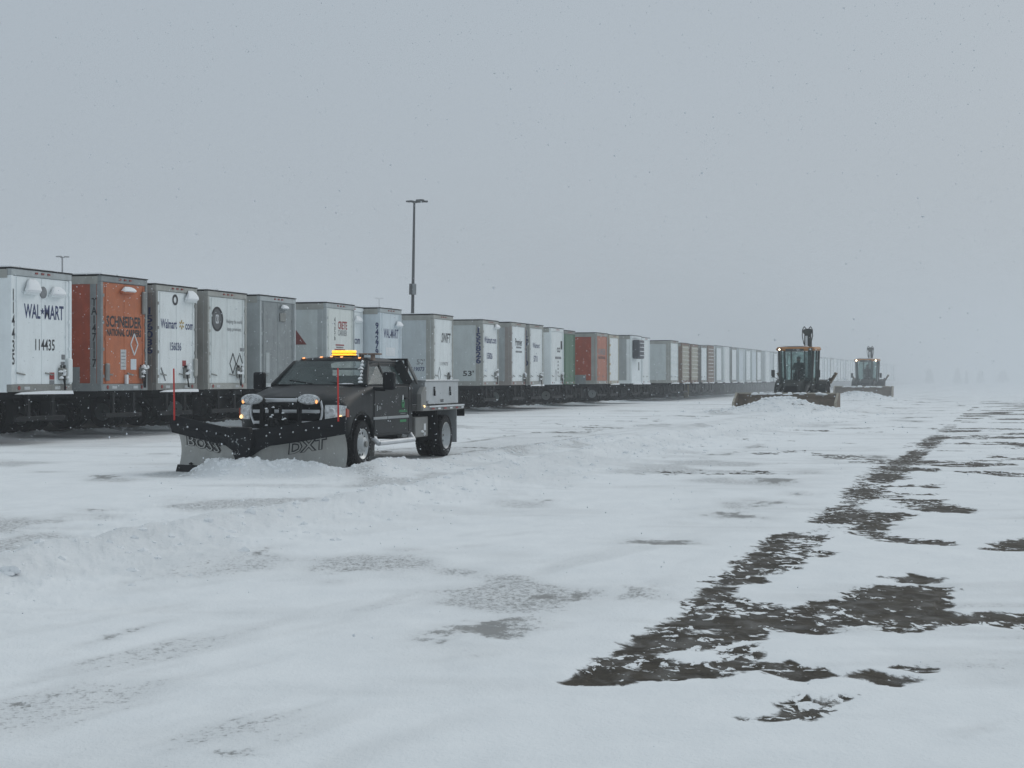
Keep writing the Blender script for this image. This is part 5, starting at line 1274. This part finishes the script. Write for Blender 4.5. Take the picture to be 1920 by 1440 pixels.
# ------------------------------------------------------------------ falling snow
def flakes():
    n = 11500; V_ = []; F_ = []
    z = (rng.random(n) ** (1 / 2.2)) * 33 + 4.5
    u = (rng.random(n) * 2 - 1) * .42; hgt = rng.random(n)
    x = u * z; X = z * FW[0] + x * RT[0]; Y = z * FW[1] + x * RT[1]
    Zt = EYE + z * .27; Z = .12 + hgt * (Zt - .12)
    r = (.002 + .0036 * rng.random(n) ** 2) * (.7 + z / 22) * np.where(rng.random(n) < .025, 1.9, 1.0)
    base = np.array([(1, 0, 0), (-1, 0, 0), (0, 1, 0), (0, -1, 0), (0, 0, 1), (0, 0, -1)], float)
    sc3 = .5 + rng.random((n, 1, 3)); ang = rng.random(n) * 3
    P = base[None] * sc3 * r[:, None, None]
    ca, sa = np.cos(ang)[:, None], np.sin(ang)[:, None]
    Q = P.copy(); Q[:, :, 0] = P[:, :, 0] * ca - P[:, :, 2] * sa; Q[:, :, 2] = P[:, :, 0] * sa + P[:, :, 2] * ca
    Q += np.stack([X, Y, Z], -1)[:, None, :]
    tri = np.array([(0, 2, 4), (2, 1, 4), (1, 3, 4), (3, 0, 4), (2, 0, 5), (1, 2, 5), (3, 1, 5), (0, 3, 5)])
    fs = (tri[None] + 6 * np.arange(n)[:, None, None]).reshape(-1, 3)
    me = bpy.data.meshes.new('falling_snow'); co = Q.reshape(-1, 3).astype(np.float32); fs = fs.astype(np.int32)
    me.vertices.add(len(co)); me.vertices.foreach_set('co', co.ravel())
    me.loops.add(fs.size); me.loops.foreach_set('vertex_index', fs.ravel())
    me.polygons.add(len(fs)); me.polygons.foreach_set('loop_start', np.arange(0, fs.size, 3, dtype=np.int32))
    me.update(calc_edges=True)
    m, t, p = nodes_of('snowflake')
    p.inputs['Base Color'].default_value = (.86, .89, .92, 1); p.inputs['Roughness'].default_value = .9
    tr = N(t, 'ShaderNodeBsdfTranslucent'); tr.inputs[0].default_value = (.86, .9, .93, 1); mx = N(t, 'ShaderNodeMixShader'); mx.inputs[0].default_value = .4
    t.links.new(p.outputs[0], mx.inputs[1]); t.links.new(tr.outputs[0], mx.inputs[2]); t.links.new(mx.outputs[0], t.nodes['Material Output'].inputs[0])
    me.materials.append(m)
    o = bpy.data.objects.new('falling_snow', me); C.objects.link(o); o['kind'] = 'stuff'; o['label'] = 'scattered snowflakes falling through the air'; o['category'] = 'snowflakes'
flakes()

# ------------------------------------------------------------------ air
def volume(name, density, col, verts=None, box=None, aniso=0.0):
    m = bpy.data.materials.new(name + '_air'); m.use_nodes = True; t = m.node_tree; t.nodes.clear()
    o_ = t.nodes.new('ShaderNodeOutputMaterial'); v = t.nodes.new('ShaderNodeVolumePrincipled')
    v.inputs['Color'].default_value = (*col, 1); v.inputs['Density'].default_value = density; v.inputs['Anisotropy'].default_value = aniso
    t.links.new(v.outputs[0], o_.inputs['Volume'])
    o = (MB().box(*box) if box else verts).build(name, m)
    o['kind'] = 'stuff'; return o
volume('haze', .0011, (.95, .97, .99), box=(-420, 420, -40, 900, -1.6, 15.2))
volume('blowing_snow', .0070, (.90, .92, .94), box=(-400, 400, 105.3, 880, -1.4, 14.9))
